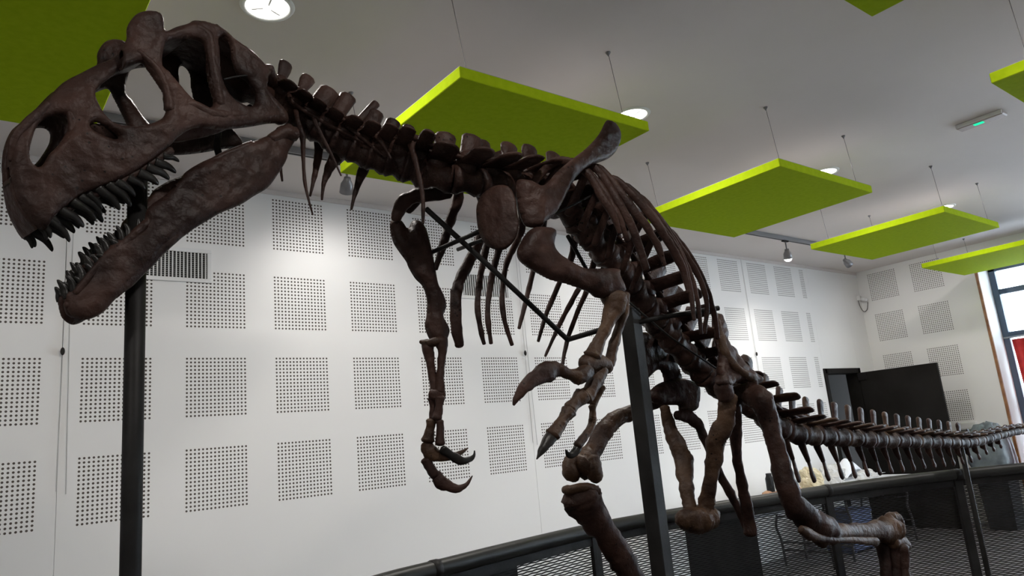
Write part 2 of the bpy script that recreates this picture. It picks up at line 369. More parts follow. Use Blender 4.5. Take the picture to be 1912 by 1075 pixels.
spot(2.0, (2.25, 0, 2.45), 'grey track spotlight seen between the neck ribs', True, 20)
spot(7.32, (7.75, -.50, 2.0), 'glowing track spotlight hanging right of the ribs', True, 42, bulb=True)
spot(8.62, (10.48, -1.0, 1.9), 'grey track spotlight under the corner panel, with an added beam brightening the end wall', True, 24)  # lamp head is real, its lit beam is added to lift the end wall
spot(4.55, (4.9, 0, 2.2), 'added track spotlight washing the wall, unseen behind the shoulder blade and ribs', True, 12)  # unseen lamp added to light the middle of the wall
spot(-.45, (-.6, 0, 2.3), 'added track spotlight for wall light above the snout, unseen behind the green panel', True, 8)  # unseen lamp added to light the left part of the wall

# emergency light
c = (5.775, -3.357, CZ)
e = empty('emergency_light', c, 'flat white emergency light box with a green glow on the ceiling', 'emergency light')
MB().bbox(c[0]-.05, c[0]+.05, c[1]-.155, c[1]+.155, CZ-.035, CZ, .008).build('housing', new_mat('aged_plastic', (.42,.36,.34), .5), e, c)
MB().bbox(c[0]-.056, c[0]-.046, c[1]-.15, c[1]+.15, CZ-.03, CZ-.002, .002).build('diffuser_edge', M_WHITE, e, c)
MB().bbox(c[0]-.035, c[0]+.0, c[1]-.02, c[1]+.045, CZ-.040, CZ-.034, .002).build('green_indicator', M_GLED, e, c)

# wall vents
def vent(x0, x1, z0, z1, label):
    c = ((x0+x1)/2, 0, z0); e = empty('wall_vent', c, label, 'air vent', 'air vents in the perforated wall')
    f = .028
    MB().bbox(x0, x1, -.012, 0, z0, z0+f, .002).bbox(x0, x1, -.012, 0, z1-f, z1, .002).bbox(x0, x0+f, -.012, 0, z0+f, z1-f, .002).bbox(x1-f, x1, -.012, 0, z0+f, z1-f, .002).build('vent_frame', M_WHITE, e, c)
    MB().box(x0+f, x1-f, -.0015, -.0005, z0+f, z1-f).build('dark_backing', M_DARK, e, c)
    nb = 21
    for i in range(nb):
        x = x0+f+(i+.5)*(x1-x0-2*f)/nb
        MB().box(x-.0035, x+.0035, -.011, -.002, z0+f, z1-f).build('slat', M_WHITE, e, c)
    for i in range(1, 13):
        z = z0+f+i*(z1-z0-2*f)/13
        MB().box(x0+f, x1-f, -.006, -.002, z-.0014, z+.0014).build('cross_bar', M_ALU, e, c)
vent(.80, 1.345, 2.785, 3.02, 'white slatted air vent beside the lower jaw and head pole')
vent(3.40, 3.94, 2.785, 3.03, 'white slatted air vent seen behind the hanging right ribs')
# cords with sliding weights in front of the joints
def cord(x, label, zb, two=True):
    c = (x, -.01, zb); e = empty('hanging_cord', c, label, 'cord', 'pale cords hanging down the wall joints')
    b = MB(); b.tube([(x, -.012, CZ-.02), (x+.004, -.012, 2.6), (x-.003, -.012, zb)], [.0025]*3, 6, hint=(0,1,0)); b.build('strand', M_CORD, e, c, True)
    if two:
        b = MB(); b.tube([(x+.035, -.012, CZ-.02), (x+.032, -.012, 2.5), (x+.045, -.012, zb-.02)], [.0025]*3, 6, hint=(0,1,0)); b.build('strand', M_CORD, e, c, True)
    b = MB(); b.blob((x, -.02, 2.31), (.012,.012,.024), nz=0); b.build('cord_weight', M_DARK, e, c, True)
cord(.487, 'pale double cord hanging down the wall left of the head pole', 1.5)
cord(4.04, 'pale cord hanging down the wall behind the large thumb claw', 1.52)
cord(7.607, 'pale cord hanging down the wall right of the hip bone', 1.5, False)
# small security camera near the corner, white trunking box on end wall
c = (10.42, -.02, 3.05); e = empty('security_camera', c, 'small white wall camera with looped cable in the room corner', 'camera')
MB().bbox(10.36, 10.42, -.05, 0, 3.10, 3.17, .006).build('camera_mount', M_WHITE, e, c)
b = MB(); b.lathe((10.40, -.06, 3.12), [(.002,-.01),(.028,-.01),(.03,.03),(.028,.10),(.002,.10)], 16, (-.5,-.8,-.3)); b.build('camera_body', M_WHITE, e, c, True)
b = MB(); b.tube(catmull([(10.37,-.015,3.10),(10.375,-.03,2.99),(10.41,-.05,2.93),(10.455,-.08,2.96),(10.47,-.10,3.06)], 6), [.006]*25, 6, hint=(1,0,0)); b.build('camera_cable', M_WIRE, e, c, True)
c = (XE-.03, -1.06, 1.17); e = empty('wall_socket_box', c, 'flat white socket box on the end wall beside the bin', 'socket box')
MB().bbox(XE-.035, XE, -1.18, -.935, 1.17, 1.27, .006).build('box_body', M_WHITE, e, c)
MB().bbox(XE-.04, XE-.034, -1.165, -.95, 1.185, 1.255, .003).build('box_cover', M_WHITE, e, c)

# ------------------------------------------------------------------ curved railing
RP = [(.55,-2.72),(1.234,-2.424),(1.579,-2.349),(2.026,-2.265),(2.571,-2.195),(2.943,-2.205),(3.221,-2.245),(3.60,-2.31),(3.945,-2.386),(4.353,-2.479),(4.741,-2.6),(5.212,-2.841),(5.663,-3.166),(6.1,-3.62)]
rc = catmull([(a, b, 0) for a, b in RP], 8)
cum = np.concatenate([[0], np.cumsum(np.linalg.norm(np.diff(rc, axis=0), axis=1))])
def rail_at(s, off=0.0, z=0.0):
    p = np.array([np.interp(s, cum, rc[:, k]) for k in range(3)])
    q = np.array([np.interp(s+.02, cum, rc[:, k]) for k in range(3)])-np.array([np.interp(s-.02, cum, rc[:, k]) for k in range(3)])
    q /= np.linalg.norm(q)+1e-9
    return p+np.array([-q[1], q[0], 0])*off+np.array([0, 0, z])
def rail_s(x): return float(np.interp(x, rc[:, 0], cum))
c = (2.6, -2.2, 0); rl = empty('guard_railing', c, 'curved anthracite guard railing with round handrail and mesh infill behind the legs', 'railing')
b = MB(); b.tube([rail_at(s, 0, 1.064) for s in np.linspace(0, cum[-1], 70)], [.036]*70, 14, hint=(0,0,1)); b.build('handrail', M_RAIL, rl, c, True)
posts = [rail_s(x) for x in (.62, 1.55, 2.60, 4.36, 5.28, 6.05)]
for s in posts:
    p = rail_at(s); t = rail_at(s+.05)-rail_at(s-.05); a = math.atan2(t[1], t[0])
    Mx = Matrix.Translation(p.tolist()) @ Matrix.Rotation(a, 4, 'Z')
    MB().bbox(-.03, .03, -.012, .012, 0, 1.035, .003, Mx).build('railing_post', M_STEEL, rl, c)
    q = MB(); q.lathe((rail_at(s, 0, 1.064)-t/np.linalg.norm(t)*.02).tolist(), [(.036,0),(.039,.002),(.039,.038),(.036,.04)], 16, t.tolist()); q.build('rail_collar', M_STEEL, rl, c, True)
    MB().bbox(-.06, .06, -.05, .05, 0, .012, .003, Mx).build('post_foot', M_STEEL, rl, c)
V = []; Fc = []; nn = 90
for i in range(nn+1):
    for off in (-.006, .024):
        for z in (.99, 1.038): V.append(rail_at(cum[-1]*i/nn, off, z))
for i in range(nn):
    k = 4*i; Fc += [(k,k+4,k+5,k+1), (k+2,k+3,k+7,k+6), (k+1,k+5,k+7,k+3), (k,k+2,k+6,k+4)]
mesh_obj('top_bar', V, Fc, M_STEEL, rl, c, False)
# expanded metal infill: dark strands, slots lying flat
for s0, s1 in zip(posts[:-1], posts[1:]):
    V = []; Fc = []; rows = 78; st = .016; nn = int((s1-s0)/st)
    base = [rail_at(s0+(s1-s0)*i/nn, .018) for i in range(nn+1)]
    for r in range(rows):
        z = .12+.0113*r
        n0 = len(V)
        for i in range(nn+1):
            ph = (i+2*(r % 2)) % 4; dz = (.0, .0016, .0032, .0016)[ph]
            q = base[i]; V += [(q[0], q[1], z+dz-.0034), (q[0], q[1], z+dz+.0034)]
        for i in range(nn): Fc.append((n0+2*i, n0+2*i+2, n0+2*i+3, n0+2*i+1))
    o = mesh_obj('mesh_panel', V, Fc, M_STEEL, rl, c, False); o['kind'] = 'stuff'
for x0, x1 in ((.62, 2.085), (3.285, 3.80)):
    a, b_ = rail_s(x0), rail_s(x1); V = []; Fc = []; nn = 24
    for i in range(nn+1):
        for off in (.045, .055):
            for z in (.05, 1.0): V.append(rail_at(a+(b_-a)*i/nn, off, z))
    for i in range(nn):
        k = 4*i; Fc += [(k,k+4,k+5,k+1), (k+2,k+3,k+7,k+6), (k+1,k+5,k+7,k+3), (k,k+2,k+6,k+4)]
    Fc += [(0,1,3,2), (4*nn,4*nn+2,4*nn+3,4*nn+1)]
    mesh_obj('solid_panel', V, Fc, M_BLACK, rl, c, False)

# ------------------------------------------------------------------ folding tables by the wall
def table(x0, x1, label):
    y0, y1, h = -.93, -.16, .74; c = ((x0+x1)/2, (y0+y1)/2, 0)
    e = empty('folding_table', c, label, 'table', 'white folding tables along the wall')
    MB().bbox(x0, x1, y0, y1, h-.045, h, .008).build('table_top', M_TABLE, e, c)
    MB().bbox(x0+.03, x1-.03, y0+.02, y0+.04, h-.075, h-.045, .003).bbox(x0+.03, x1-.03, y1-.04, y1-.02, h-.075, h-.045, .003).build('apron_rail', M_TLEG, e, c)
    for xe, sg in ((x0+.2, 1), (x1-.2, -1)):
        for y in (y0+.12, y1-.1):
            b = MB(); b.tube(catmull([(xe,y,h-.05),(xe+.01*sg,y,.52),(xe+.055*sg,y,.40),(xe-.0*sg,y,.25),(xe-.02*sg,y,.0)], 4), [.0135]*17, 8, hint=(0,1,0), round_ends=False); b.build('leg', M_TLEG, e, c, True)
        for z in (.16, .24):
            b = MB(); b.tube([(xe,y0+.12,z),(xe,y1-.1,z)], [.011]*2, 8, hint=(0,0,1)); b.build('leg_brace', M_TLEG, e, c, True)
        b = MB(); b.tube([(xe+.02*sg,(y0+y1)/2,.5),(xe+.42*sg,(y0+y1)/2,h-.05)], [.009]*2, 8, hint=(0,1,0)); b.build('folding_stay', M_TLEG, e, c, True)
        b = MB(); b.tube([(xe+.02*sg,y0+.12,.5),(xe+.02*sg,y1-.1,.5)], [.009]*2, 8, hint=(0,0,1)); b.build('cross_bar', M_TLEG, e, c, True)
table(5.52, 7.34, 'white folding table carrying the brown wooden tray')
table(7.38, 9.20, 'white folding table carrying the clear plastic bags, beside the door')
def on_table(x, y): return onZ(x, y, .74)
# brown tray with pieces
c = (6.75, -.58, .74); e = empty('wooden_tray', c, 'shallow brown wooden tray with lumps lying on the table', 'tray')
b = MB().bbox(6.42, 7.22, -.72, -.42, .74, .752, .002); b.build('tray_base', M_CARD, e, c)
for (a0,a1,b0,b1) in ((6.42,7.22,-.72,-.705),(6.42,7.22,-.435,-.42),(6.42,6.435,-.705,-.435),(7.205,7.22,-.705,-.435)): MB().bbox(a0,a1,b0,b1,.74,.785,.002).build('tray_rim', M_CARD, e, c)
for i in range(7):
    b = MB(); b.blob((6.55+.09*i, -.57+.06*math.sin(i*2.1), .785+.008*(i%3)), (.055,.05,.03), nz=.3, fr=14); b.build('fossil_lump', M_CARD, e, c, True)
# dark bottle with side handle
p = onY(1438, 905, -.30); c = (p[0], -.30, .74); e = empty('dark_bottle', c, 'slim black bottle with side handle behind the near thigh bone', 'bottle')
b = MB(); b.lathe(c, [(.001,0),(.04,0),(.042,.01),(.042,.17),(.036,.185),(.03,.20),(.03,.225),(.001,.225)], 18); b.build('bottle_body', M_BIN, e, c, True)
b = MB(); b.tube(catmull([(c[0]-.03,c[1]-.03,.93),(c[0]-.07,c[1]-.06,.925),(c[0]-.075,c[1]-.065,.85),(c[0]-.035,c[1]-.03,.82)], 5), [.006]*16, 6, hint=(0,1,0)); b.build('bottle_handle', M_BIN, e, c, True)
# crumpled plastic bags
def bag(name, px, py, Y, R, mat, label, seed, nz=.35):
    p = onY(px, py, Y); c = (p[0], Y, .74); b = MB(); b.blob((p[0], Y, .74+R[2]*.86), R, None, 30, 20, nz, 11+seed)
    V = [(x, y, max(z, .741)) for x, y, z in b.v]
    V = [(x+.012*noise.noise(Vector((x*40, y*40, z*40+seed))), y, max(.741, z+.014*noise.noise(Vector((x*33+seed, y*33, z*33))))) for x, y, z in V]
    tag(mesh_obj(name, V, b.f, mat, base=c, smooth=False), label, 'plastic bag', 'crumpled bags on the table')
bag('plastic_bag', 1516, 905, -.55, (.13,.12,.125), M_BAGY, 'crumpled clear bag with yellowish contents on the white table', 1)
bag('plastic_bag', 1556, 903, -.50, (.16,.13,.12), M_BAG, 'crumpled clear bag in the middle of the white table', 2)
bag('plastic_bag', 1616, 896, -.66, (.18,.11,.07), M_BAG, 'low flattened clear bag nearest the door on the white table', 3)
p = onY(1590, 895, -.3); V = []; Fc = []; nu, nv = 26, 12
for i in range(nu+1):
    for j in range(nv+1):
        u = i/nu; v = j/nv; x = p[0]-.32+.95*u; y = -.42+.22*v
        z = .742+.23*math.exp(-((u-.28)/.22)**2)*(.45+.55*math.sin(v*math.pi))+.03*noise.noise(Vector((x*9, y*9, 3)))*(1-u)+.01
        V.append((x, y, max(z, .743)))
for i in range(nu):
    for j in range(nv): a = i*(nv+1)+j; Fc.append((a, a+nv+1, a+nv+2, a+1))
o = mesh_obj('white_sheet', V, Fc, M_SHEET, base=(p[0], -.3, .742)); o.modifiers.new('thick', 'SOLIDIFY').thickness = .003
tag(o, 'draped bluish white plastic sheet heaped on the white table by the door', 'sheet')
p = onY(1578, 950, -.45); c = (p[0], -.45, 0)
e = empty('blue_crate', c, 'blue crate standing on the floor under the white table', 'crate')
MB().bbox(c[0]-.24, c[0]+.24, -.62, -.28, .02, .44, .012).build('crate_body', M_BLUE, e, c)
for dx in (-.2, .2): MB().bbox(c[0]+dx-.025, c[0]+dx+.025, -.6, -.3, 0, .022, .003).build('crate_foot', M_BLUE, e, c)
MB().bbox(c[0]-.25, c[0]+.25, -.63, -.27, .40, .45, .006).build('crate_rim', M_BLUE, e, c)
b = MB(); b.blob((c[0]+.05, -.622, .2), (.03,.006,.04), nz=.2); b.build('crate_mark', M_DARK, e, c, True)
# bin with liner
c = (10.1, -1.40, 0); e = empty('waste_bin', c, 'tall black waste bin with a grey-blue bag liner near the window', 'bin')
def ring(z, w, d): return [(c[0]-w, c[1]-d, z), (c[0]+w, c[1]-d, z), (c[0]+w, c[1]+d, z), (c[0]-w, c[1]+d, z)]
V = ring(0,.15,.145)+ring(.86,.182,.178)+ring(.86,.174,.17)+ring(.05,.14,.135)
Fc = [(3,2,1,0),(12,13,14,15)]+[(4*k+j, 4*k+(j+1)%4, 4*k+4+(j+1)%4, 4*k+4+j) for k in range(3) for j in range(4)]
mesh_obj('bin_body', V, Fc, M_BIN, e, c, False)
V = []; Fc = []; n = 40
for r, (w, z) in enumerate(((.222,.70),(.235,.80),(.225,.90),(.215,1.0),(.19,1.12),(.11,1.22),(.01,1.25))):
    for j in range(n):
        a = 2*math.pi*j/n; q = 1+.10*noise.noise(Vector((math.cos(a)*3, math.sin(a)*3, z*7)))
        w_ = w/(math.cos(a)**4+math.sin(a)**4)**.25; V.append((c[0]+w_*q*math.cos(a)*1.03, c[1]+w_*q*math.sin(a), z+.05*noise.noise(Vector((math.cos(a)*2.5, math.sin(a)*2.5, 4+r)))))
for r in range(6):
    for j in range(n): Fc.append((r*n+j, r*n+(j+1)%n, (r+1)*n+(j+1)%n, (r+1)*n+j))
mesh_obj('bin_liner', V, Fc, M_LINER, e, c, True)

# ------------------------------------------------------------------ steel mount
c = (2.0, -3.13, 0); mt = empty('steel_mount', c, 'black steel mount of poles and bars carrying the dinosaur skeleton', 'display mount')
PLZ = .50
MB().bbox(-.3, 4.1, -3.75, -2.55, 0, PLZ, .01).build('base_platform', M_BLACK, mt, c)
pt = P(257, 350, .0); pb = onY(246, 1000, pt[1])
b = MB(); b.tube([(pt[0], pt[1], PLZ), (pt[0], pt[1], 1.4), (pt[0], pt[1], pt[2]+.06)], [.0235]*3, 18, hint=(0,1,0), round_ends=False); b.build('head_pole', M_STEEL, mt, c, True)
MB().bbox(pt[0]-.08, pt[0]+.08, pt[1]-.08, pt[1]+.08, PLZ, PLZ+.012, .003).build('pole_foot', M_STEEL, mt, c)
q = P(1183, 640, 0.02)
Mx = Matrix.Translation((q[0], q[1], 0)) @ Matrix.Rotation(math.radians(8), 4, 'Z')
MB().bbox(-.03, .03, -.03, .03, PLZ, 2.0, .003, Mx).build('hip_post', M_STEEL, mt, c)
MB().bbox(-.1, .1, -.1, .1, PLZ, PLZ+.012, .003, Mx).build('post_foot', M_STEEL, mt, c)
def bar(name, pts, r=.009, flat=.6, mat=M_STEEL):
    p = [P(*a) for a in pts]; b = MB(); b.tube(p, [r]*len(p), 8, k=flat); return b.build(name, mat, mt, c, True)
bar('brace_bar', [(796,390,-.12),(930,512,-.10),(1062,636,-.06)], .0095)
bar('brace_bar', [(1060,634,-.06),(1120,616,.10)], .0095)
bar('brace_bar', [(806,471,-.26),(895,432,-.02)], .008)
bar('brace_bar', [(854,466,-.22),(905,446,-.02)], .007)
bar('brace_bar', [(1175,606,.02),(1230,593,.10),(1342,575,.30)], .0095)
bar('brace_rod', [(1172,562,.06),(1250,628,.05),(1340,690,.08)], .004)
bar('brace_rod', [(1018,408,.12),(1115,360,.12)], .004)
bar('brace_bar', [(1060,440,-.05),(1105,520,-.16)], .008)
bar('jaw_strut', [(408,240,.0),(405,275,.0),(412,300,.0)], .010)
q = P(1787, 800, 0)
b = MB(); b.tube([(q[0], q[1], .0), (q[0], q[1], 1.31)], [.016]*2, 10, hint=(0,1,0)); b.build('tail_strut', M_STEEL, mt, c, True)
MB().bbox(q[0]-.12, q[0]+.12, q[1]-.12, q[1]+.12, 0, .012, .003).build('strut_foot', M_STEEL, mt, c)

# ------------------------------------------------------------------ the skeleton
SB = (2.2, -3.12, PLZ)
sk = empty('dinosaur_skeleton', SB, 'dark brown mounted skeleton of a large meat-eating dinosaur with open jaws', 'skeleton')
def smoothr(pts, per=5):
    q = np.array([list(P(x, y, o))+[h] for x, y, o, h in pts]); q[:, 3] *= np.array([px2m(a[:3]) for a in q])
    s = catmull(q, per); return s[:, :3], np.maximum(s[:, 3], .0006)
def bone(name, pts, k=.75, mat=None, n=14, per=6, nz=.24, parent=None):
    p, r = smoothr(pts, per); b = MB(); b.tube(p, r, n, k=k, nz=nz)
    return b.build(name, mat or M_BONE, parent or sk, SB, True)
def lump(name, ref, pts, k, mat, nz=.2):
    d = float(np.dot(P(*ref)-CAM, fw)); q = [list(CAM+ray(x, y)*(d+dd))+[h*(d+dd)/F] for x, y, dd, h in pts]
    q = catmull(np.array(q), 5); b = MB(); b.tube(q[:, :3], q[:, 3], 14, k=k, nz=nz); b.build(name, mat, sk, SB, True)
def sdf(outline, holes, gx, gy):
    d = np.full(gx.shape, 1e9); ins = np.zeros(gx.shape, bool)
    for poly in [outline]+holes:
        a = poly; b = np.roll(poly, -1, axis=0)
        for (x0, y0), (x1, y1) in zip(a, b):
            ex, ey = x1-x0, y1-y0; L = ex*ex+ey*ey+1e-9
            t = np.clip(((gx-x0)*ex+(gy-y0)*ey)/L, 0, 1)
            d = np.minimum(d, np.hypot(gx-x0-t*ex, gy-y0-t*ey))
            if y0 != y1:
                c_ = ((y0 > gy) != (y1 > gy)) & (gx < (x1-x0)*(gy-y0)/(y1-y0)+x0); ins ^= c_
    return np.where(ins, d, -d)
def plate_mesh(outline, holes, A, N, ofun, T, R, step=3.0, per=4, nz=.006, relief=None):
    """bone of flat kind: outline with openings, rounded thickness, on the plane through A facing N"""
    ol = catmull(outline, per, True); hs = [catmull(h, per, True) for h in holes]
    x0, y0 = ol.min(0)-step*1.5; x1, y1 = ol.max(0)+step*1.5
    nx = int((x1-x0)/step)+2; ny = int((y1-y0)/step)+2
    gx, gy = np.meshgrid(x0+step*np.arange(nx), y0+step*np.arange(ny), indexing='ij')
    d = sdf(ol, hs, gx, gy)
    dx, dy = np.gradient(d, step); gl = np.hypot(dx, dy)+1e-9
    near = np.abs(d) < step*.75
    for _ in range(2):
        gx = np.where(near, gx-dx/gl*d, gx); gy = np.where(near, gy-dy/gl*d, gy)
        if _ == 0: d2 = sdf(ol, hs, gx, gy); d = np.where(near, d2, d)
    d = np.where(near, 0, d)
    ok = (d > -1e-6)
    cell = ok[:-1, :-1] & ok[1:, :-1] & ok[:-1, 1:] & ok[1:, 1:]
    used = np.zeros_like(ok)
    used[:-1, :-1] |= cell; used[1:, :-1] |= cell; used[:-1, 1:] |= cell; used[1:, 1:] |= cell
    ii = np.argwhere(used); X = gx[used]; Y = gy[used]; D = d[used]
    o = ofun(X, Y)
    dr = RT[None]*((X-W0/2)/F)[:, None]+UP[None]*((H0/2-Y)/F)[:, None]+fw[None]
    A = np.asarray(A, float); N = np.asarray(N, float)
    t = ((A-CAM)@N+o)/(dr@N)
    B = CAM+dr*t[:, None]
    s = np.clip(D/R, 0, 1); h = T*np.sqrt(np.maximum(1-(1-s)**2, 0))
    if relief is not None: h = h*relief(X, Y)
    nn = np.array([noise.noise(Vector(q*14))+.5*noise.noise(Vector(q*37)) for q in B])*nz*np.minimum(1, s*2)
    top = B+N*(h+nn)[:, None]; bot = B-N*(h-nn*.5)[:, None]
    idx = -np.ones(ok.shape, int); idx[used] = np.arange(len(ii)); n = len(ii)
    edge = D < 1e-6
    bi = np.where(edge, np.arange(n), np.arange(n)+n)
    Fc = []
    for i, j in np.argwhere(cell):
        a, b, c_, e_ = idx[i, j], idx[i+1, j], idx[i+1, j+1], idx[i, j+1]
        Fc.append((a, b, c_, e_))
        q = (int(bi[e_]), int(bi[c_]), int(bi[b]), int(bi[a]))
        if set(q) != {a, b, c_, e_}: Fc.append(q)
    Fc = [tuple(int(v) for v in f) for f in Fc]
    return np.vstack([top, bot]), Fc
def local_frame(px, py):
    p = P(px, py, 0); i = int(np.clip(np.searchsorted(SH[:, 0], p[0])-1, 0, len(_n)-1))
    nv = _nv[i]+(_nv[i+1]-_nv[i])*np.clip((p[0]-SH[i, 0])/(SH[i+1, 0]-SH[i, 0]), 0, 1); nv /= np.linalg.norm(nv)
    return p, np.array([nv[0], nv[1], 0])
def plate(name, outline, o=.0, T=.02, R=10, mat=None, step=3.0, ofun=None, holes=(), Nrot=0.0, nz=.006):
    cpx = np.mean(np.array(outline, float), axis=0); A, N = local_frame(*cpx)
    if Nrot: N = np.array(Matrix.Rotation(Nrot, 3, 'Z') @ Vector(N))
    f = ofun or (lambda X, Y: np.full(X.shape, o))
    v, fc = plate_mesh(outline, [np.array(h, float) for h in holes], A, N, f, T, R, step, nz=nz)
    return mesh_obj(name, v, fc, mat or M_BONE, sk, SB, True)

# ---- skull
SA = np.array([.08, -3.14, 2.3]); SN = np.array([.246, -.969, 0]); SN /= np.linalg.norm(SN)
def mirror(v): v = np.asarray(v, float); return v-2*((v-SA)@SN)[:, None]*SN[None]
z1 = lambda L: [(a*.3163, b*.3163) for a, b in L]
sk_out = [(15,291),(19,262),(33,234),(54,215),(85,187),(117,155),(152,136),(183,120),(218,103),(236,73),(237,51),(253,28),(275,20),(297,24),(305,38),(308,58),(330,50),(351,44),(364,38),(392,43),(421,58),(443,79),(468,101),(484,112),(502,130),(500,150),(498,170),(508,184),(522,199),(534,214),(533,229),(500,231),(459,238),(411,242),(364,239),(335,254),(316,273),(291,295),(262,314),(228,333),(190,348),(152,364),(126,383),(101,405),(85,428),(68,424),(46,398),(27,362),(18,318)]
naris = z1([(225,735),(300,690),(390,695),(400,760),(340,860),(290,910),(250,975),(215,985),(182,955),(172,900),(188,825)])
maxf = z1([(528,738),(575,722),(640,760),(697,808),(675,822),(600,798),(545,768)])
antf = z1([(560,560),(592,505),(680,440),(760,395),(835,372),(880,425),(955,535),(982,605),(972,675),(935,712),(830,742),(750,742),(660,718),(600,650)])
orbit = z1([(970,275),(1000,240),(1100,228),(1185,250),(1212,300),(1217,400),(1232,500),(1260,600),(1238,636),(1200,622),(1130,580),(1060,505),(1000,430),(955,380)])
ltf = z1([(1288,232),(1320,222),(1358,272),(1368,345),(1400,440),(1458,482),(1505,560),(1497,618),(1460,626),(1380,588),(1330,520),(1302,430),(1297,330)])
def sk_o(X, Y):
    w = np.interp(X, [10,40,90,150,220,300,380,460,540], [.018,.034,.052,.066,.086,.104,.112,.114,.118])
    ymid = np.interp(X, [15,120,220,300,400,540], [330,270,220,170,150,190])
    top = np.clip((ymid-Y)/110, 0, 1); top = np.where(X > 225, top*.15, top)
    return w*(1-.42*top)
sv, sf = plate_mesh(sk_out, [np.array(h) for h in (naris, maxf, antf, orbit, ltf)], SA, SN, sk_o, .017, 15, 2.6, nz=.006)
mv = mirror(sv); mf = [tuple(reversed(f)) for f in sf]
skb = MB(); skb.add(sv, sf); skb.add(mv, mf)
def SP(x, y, o):
    d = ray(x, y); t = ((SA-CAM)@SN+o)/(d@SN); return CAM+d*t
def roof(pts, dome, th=.012):
    """bone bridging left and right skull edge"""
    V = []; n = 9
    q = catmull(pts, 4)
    for x, y in q:
        o = float(sk_o(np.array([x]), np.array([y]))[0]); a = SP(x, y, o); b = a-2*np.dot(a-SA, SN)*SN
        for lay in (0, 1):
            for k in range(n):
                t = k/(n-1); V.append(a+(b-a)*t+np.array([0, 0, dome*math.sin(math.pi*t)-lay*th]))
    Fc = []; m = 2*n
    for i in range(len(q)-1):
        for k in range(n-1):
            a = i*m+k; Fc += [(a, a+1, a+m+1, a+m), (a+n, a+m+n, a+m+n+1, a+n+1)]
        Fc += [(i*m, i*m+m, i*m+m+n, i*m+n), (i*m+n-1, i*m+2*n-1, i*m+m+2*n-1, i*m+m+n-1)]
    Fc += [tuple(range(n))+tuple(range(2*n-1, n-1, -1))]
    e0 = (len(q)-1)*m; Fc += [tuple(e0+k for k in range(n-1, -1, -1))+tuple(e0+k for k in range(n, 2*n))]
    skb.add(V, Fc)
roof([(22,300),(23,262),(38,236),(58,218),(90,188),(120,160),(155,141),(186,126),(218,110)], .004)
roof([(20,330),(30,365),(48,394),(70,418)], .0)
roof([(236,105),(262,92),(300,78),(325,62),(352,53),(375,48)], .0)
roof([(375,47),(395,52),(420,66),(442,86),(466,108)], .012)
def SPt(x, y, o, h): p = SP(x, y, o); return list(p)+[h*px2m(p)]
def sbone(pts, k=.8, n=12):
    q = catmull(np.array([SPt(*a) for a in pts]), 5); skb.tube(q[:, :3], np.maximum(q[:, 3], .001), n, k=k, nz=.2)
sbone([(395,95,0,16),(425,120,0,34),(455,150,0,40),(490,172,0,26),(512,186,0,12)], 1.2)          # braincase
sbone([(500,128,.10,11),(505,150,.05,13),(505,160,0,14),(505,150,-.05,13),(500,128,-.10,11)], .8)  # occiput
for s in (1, -1):
    sbone([(300,262,.04*s,6),(350,250,.05*s,12),(400,236,.055*s,13),(440,222,.05*s,10),(470,200,.06*s,7)], .4)   # pterygoid
    sbone([(446,128,.112*s,6),(476,152,.116*s,8),(500,182,.117*s,11),(520,212,.117*s,14),(527,226,.117*s,13)], 1.0) # quadrate
    sbone([(168,238,.058*s,10),(190,250,.062*s,16),(215,258,.066*s,12)], .35)                         # inner wall of the small opening
    sbone([(128,205,.058*s,6),(138,235,.062*s,9),(138,270,.066*s,8),(140,305,.066*s,7),(150,335,.066*s,6)], .8)   # ridge behind the nostril
    sbone([(330,200,.108*s,6),(360,196,.115*s,9),(395,214,.118*s,12),(440,215,.118*s,11),(490,218,.118*s,10)], .9)  # cheek bar
    sbone([(20,300,.026*s,5),(26,262,.032*s,8),(48,232,.040*s,8),(90,196,.046*s,8)], .9)
    sbone([(180,290,.074*s,5),(230,272,.086*s,8),(290,246,.10*s,8),(340,235,.108*s,6)], .7)
    sbone([(258,96,.10*s,6),(292,128,.106*s,8),(312,168,.108*s,9),(318,205,.108*s,11)], 1.1)         # tear bone bar
    sbone([(365,52,.112*s,9),(388,66,.115*s,10),(396,110,.117*s,10),(404,160,.118*s,11),(412,196,.118*s,9)], 1.0)   # bar behind the eye
    sbone([(400,52,.10*s,9),(440,84,.108*s,9),(474,112,.112*s,11),(498,138,.10*s,9)], .9)
    sbone([(120,395,.05*s,5),(180,362,.066*s,8),(250,325,.084*s,8),(320,280,.10*s,7)], .9)           # tooth margin
skull = skb.build('skull', M_BONE, sk, SB, True)
T2 = lambda L: [((a[0]*.3163, 300+a[1]*.3163), (b[0]*.3163, 300+b[1]*.3163), w) for a, b, w in L]
def teeth(lst, of, parent, flip):
    for (bx, by), (tx, ty), w in lst:
        w = w*1.35; tx += (tx-bx)*.08; ty += (ty-by)*.08
        ob = of(bx, by)
        for s in (1, -1):
            a = SP(bx, by, ob); b = SP(tx, ty, ob*.97); L = np.linalg.norm(b-a); r = w*px2m(a)
            if s < 0: a, b = mirror([a, b])
            m = (a+b)/2; side = np.cross(b-a, SN); side /= np.linalg.norm(side); bend = side*(L*.13*flip)
            pts = catmull([a-(b-a)*.18, a+(b-a)*.1+bend*.3, m+bend, b-(b-a)*.14+bend*.55, b], 3)
            rr = np.interp(np.linspace(0, 1, len(pts)), [0,.3,.6,.85,1], [r, r, r*.72, r*.38, r*.05])
            t = MB(); t.tube(pts, rr, 8, k=.7, hint=SN, round_ends=False); t.build('tooth', M_TOOTH, parent, SB, True)
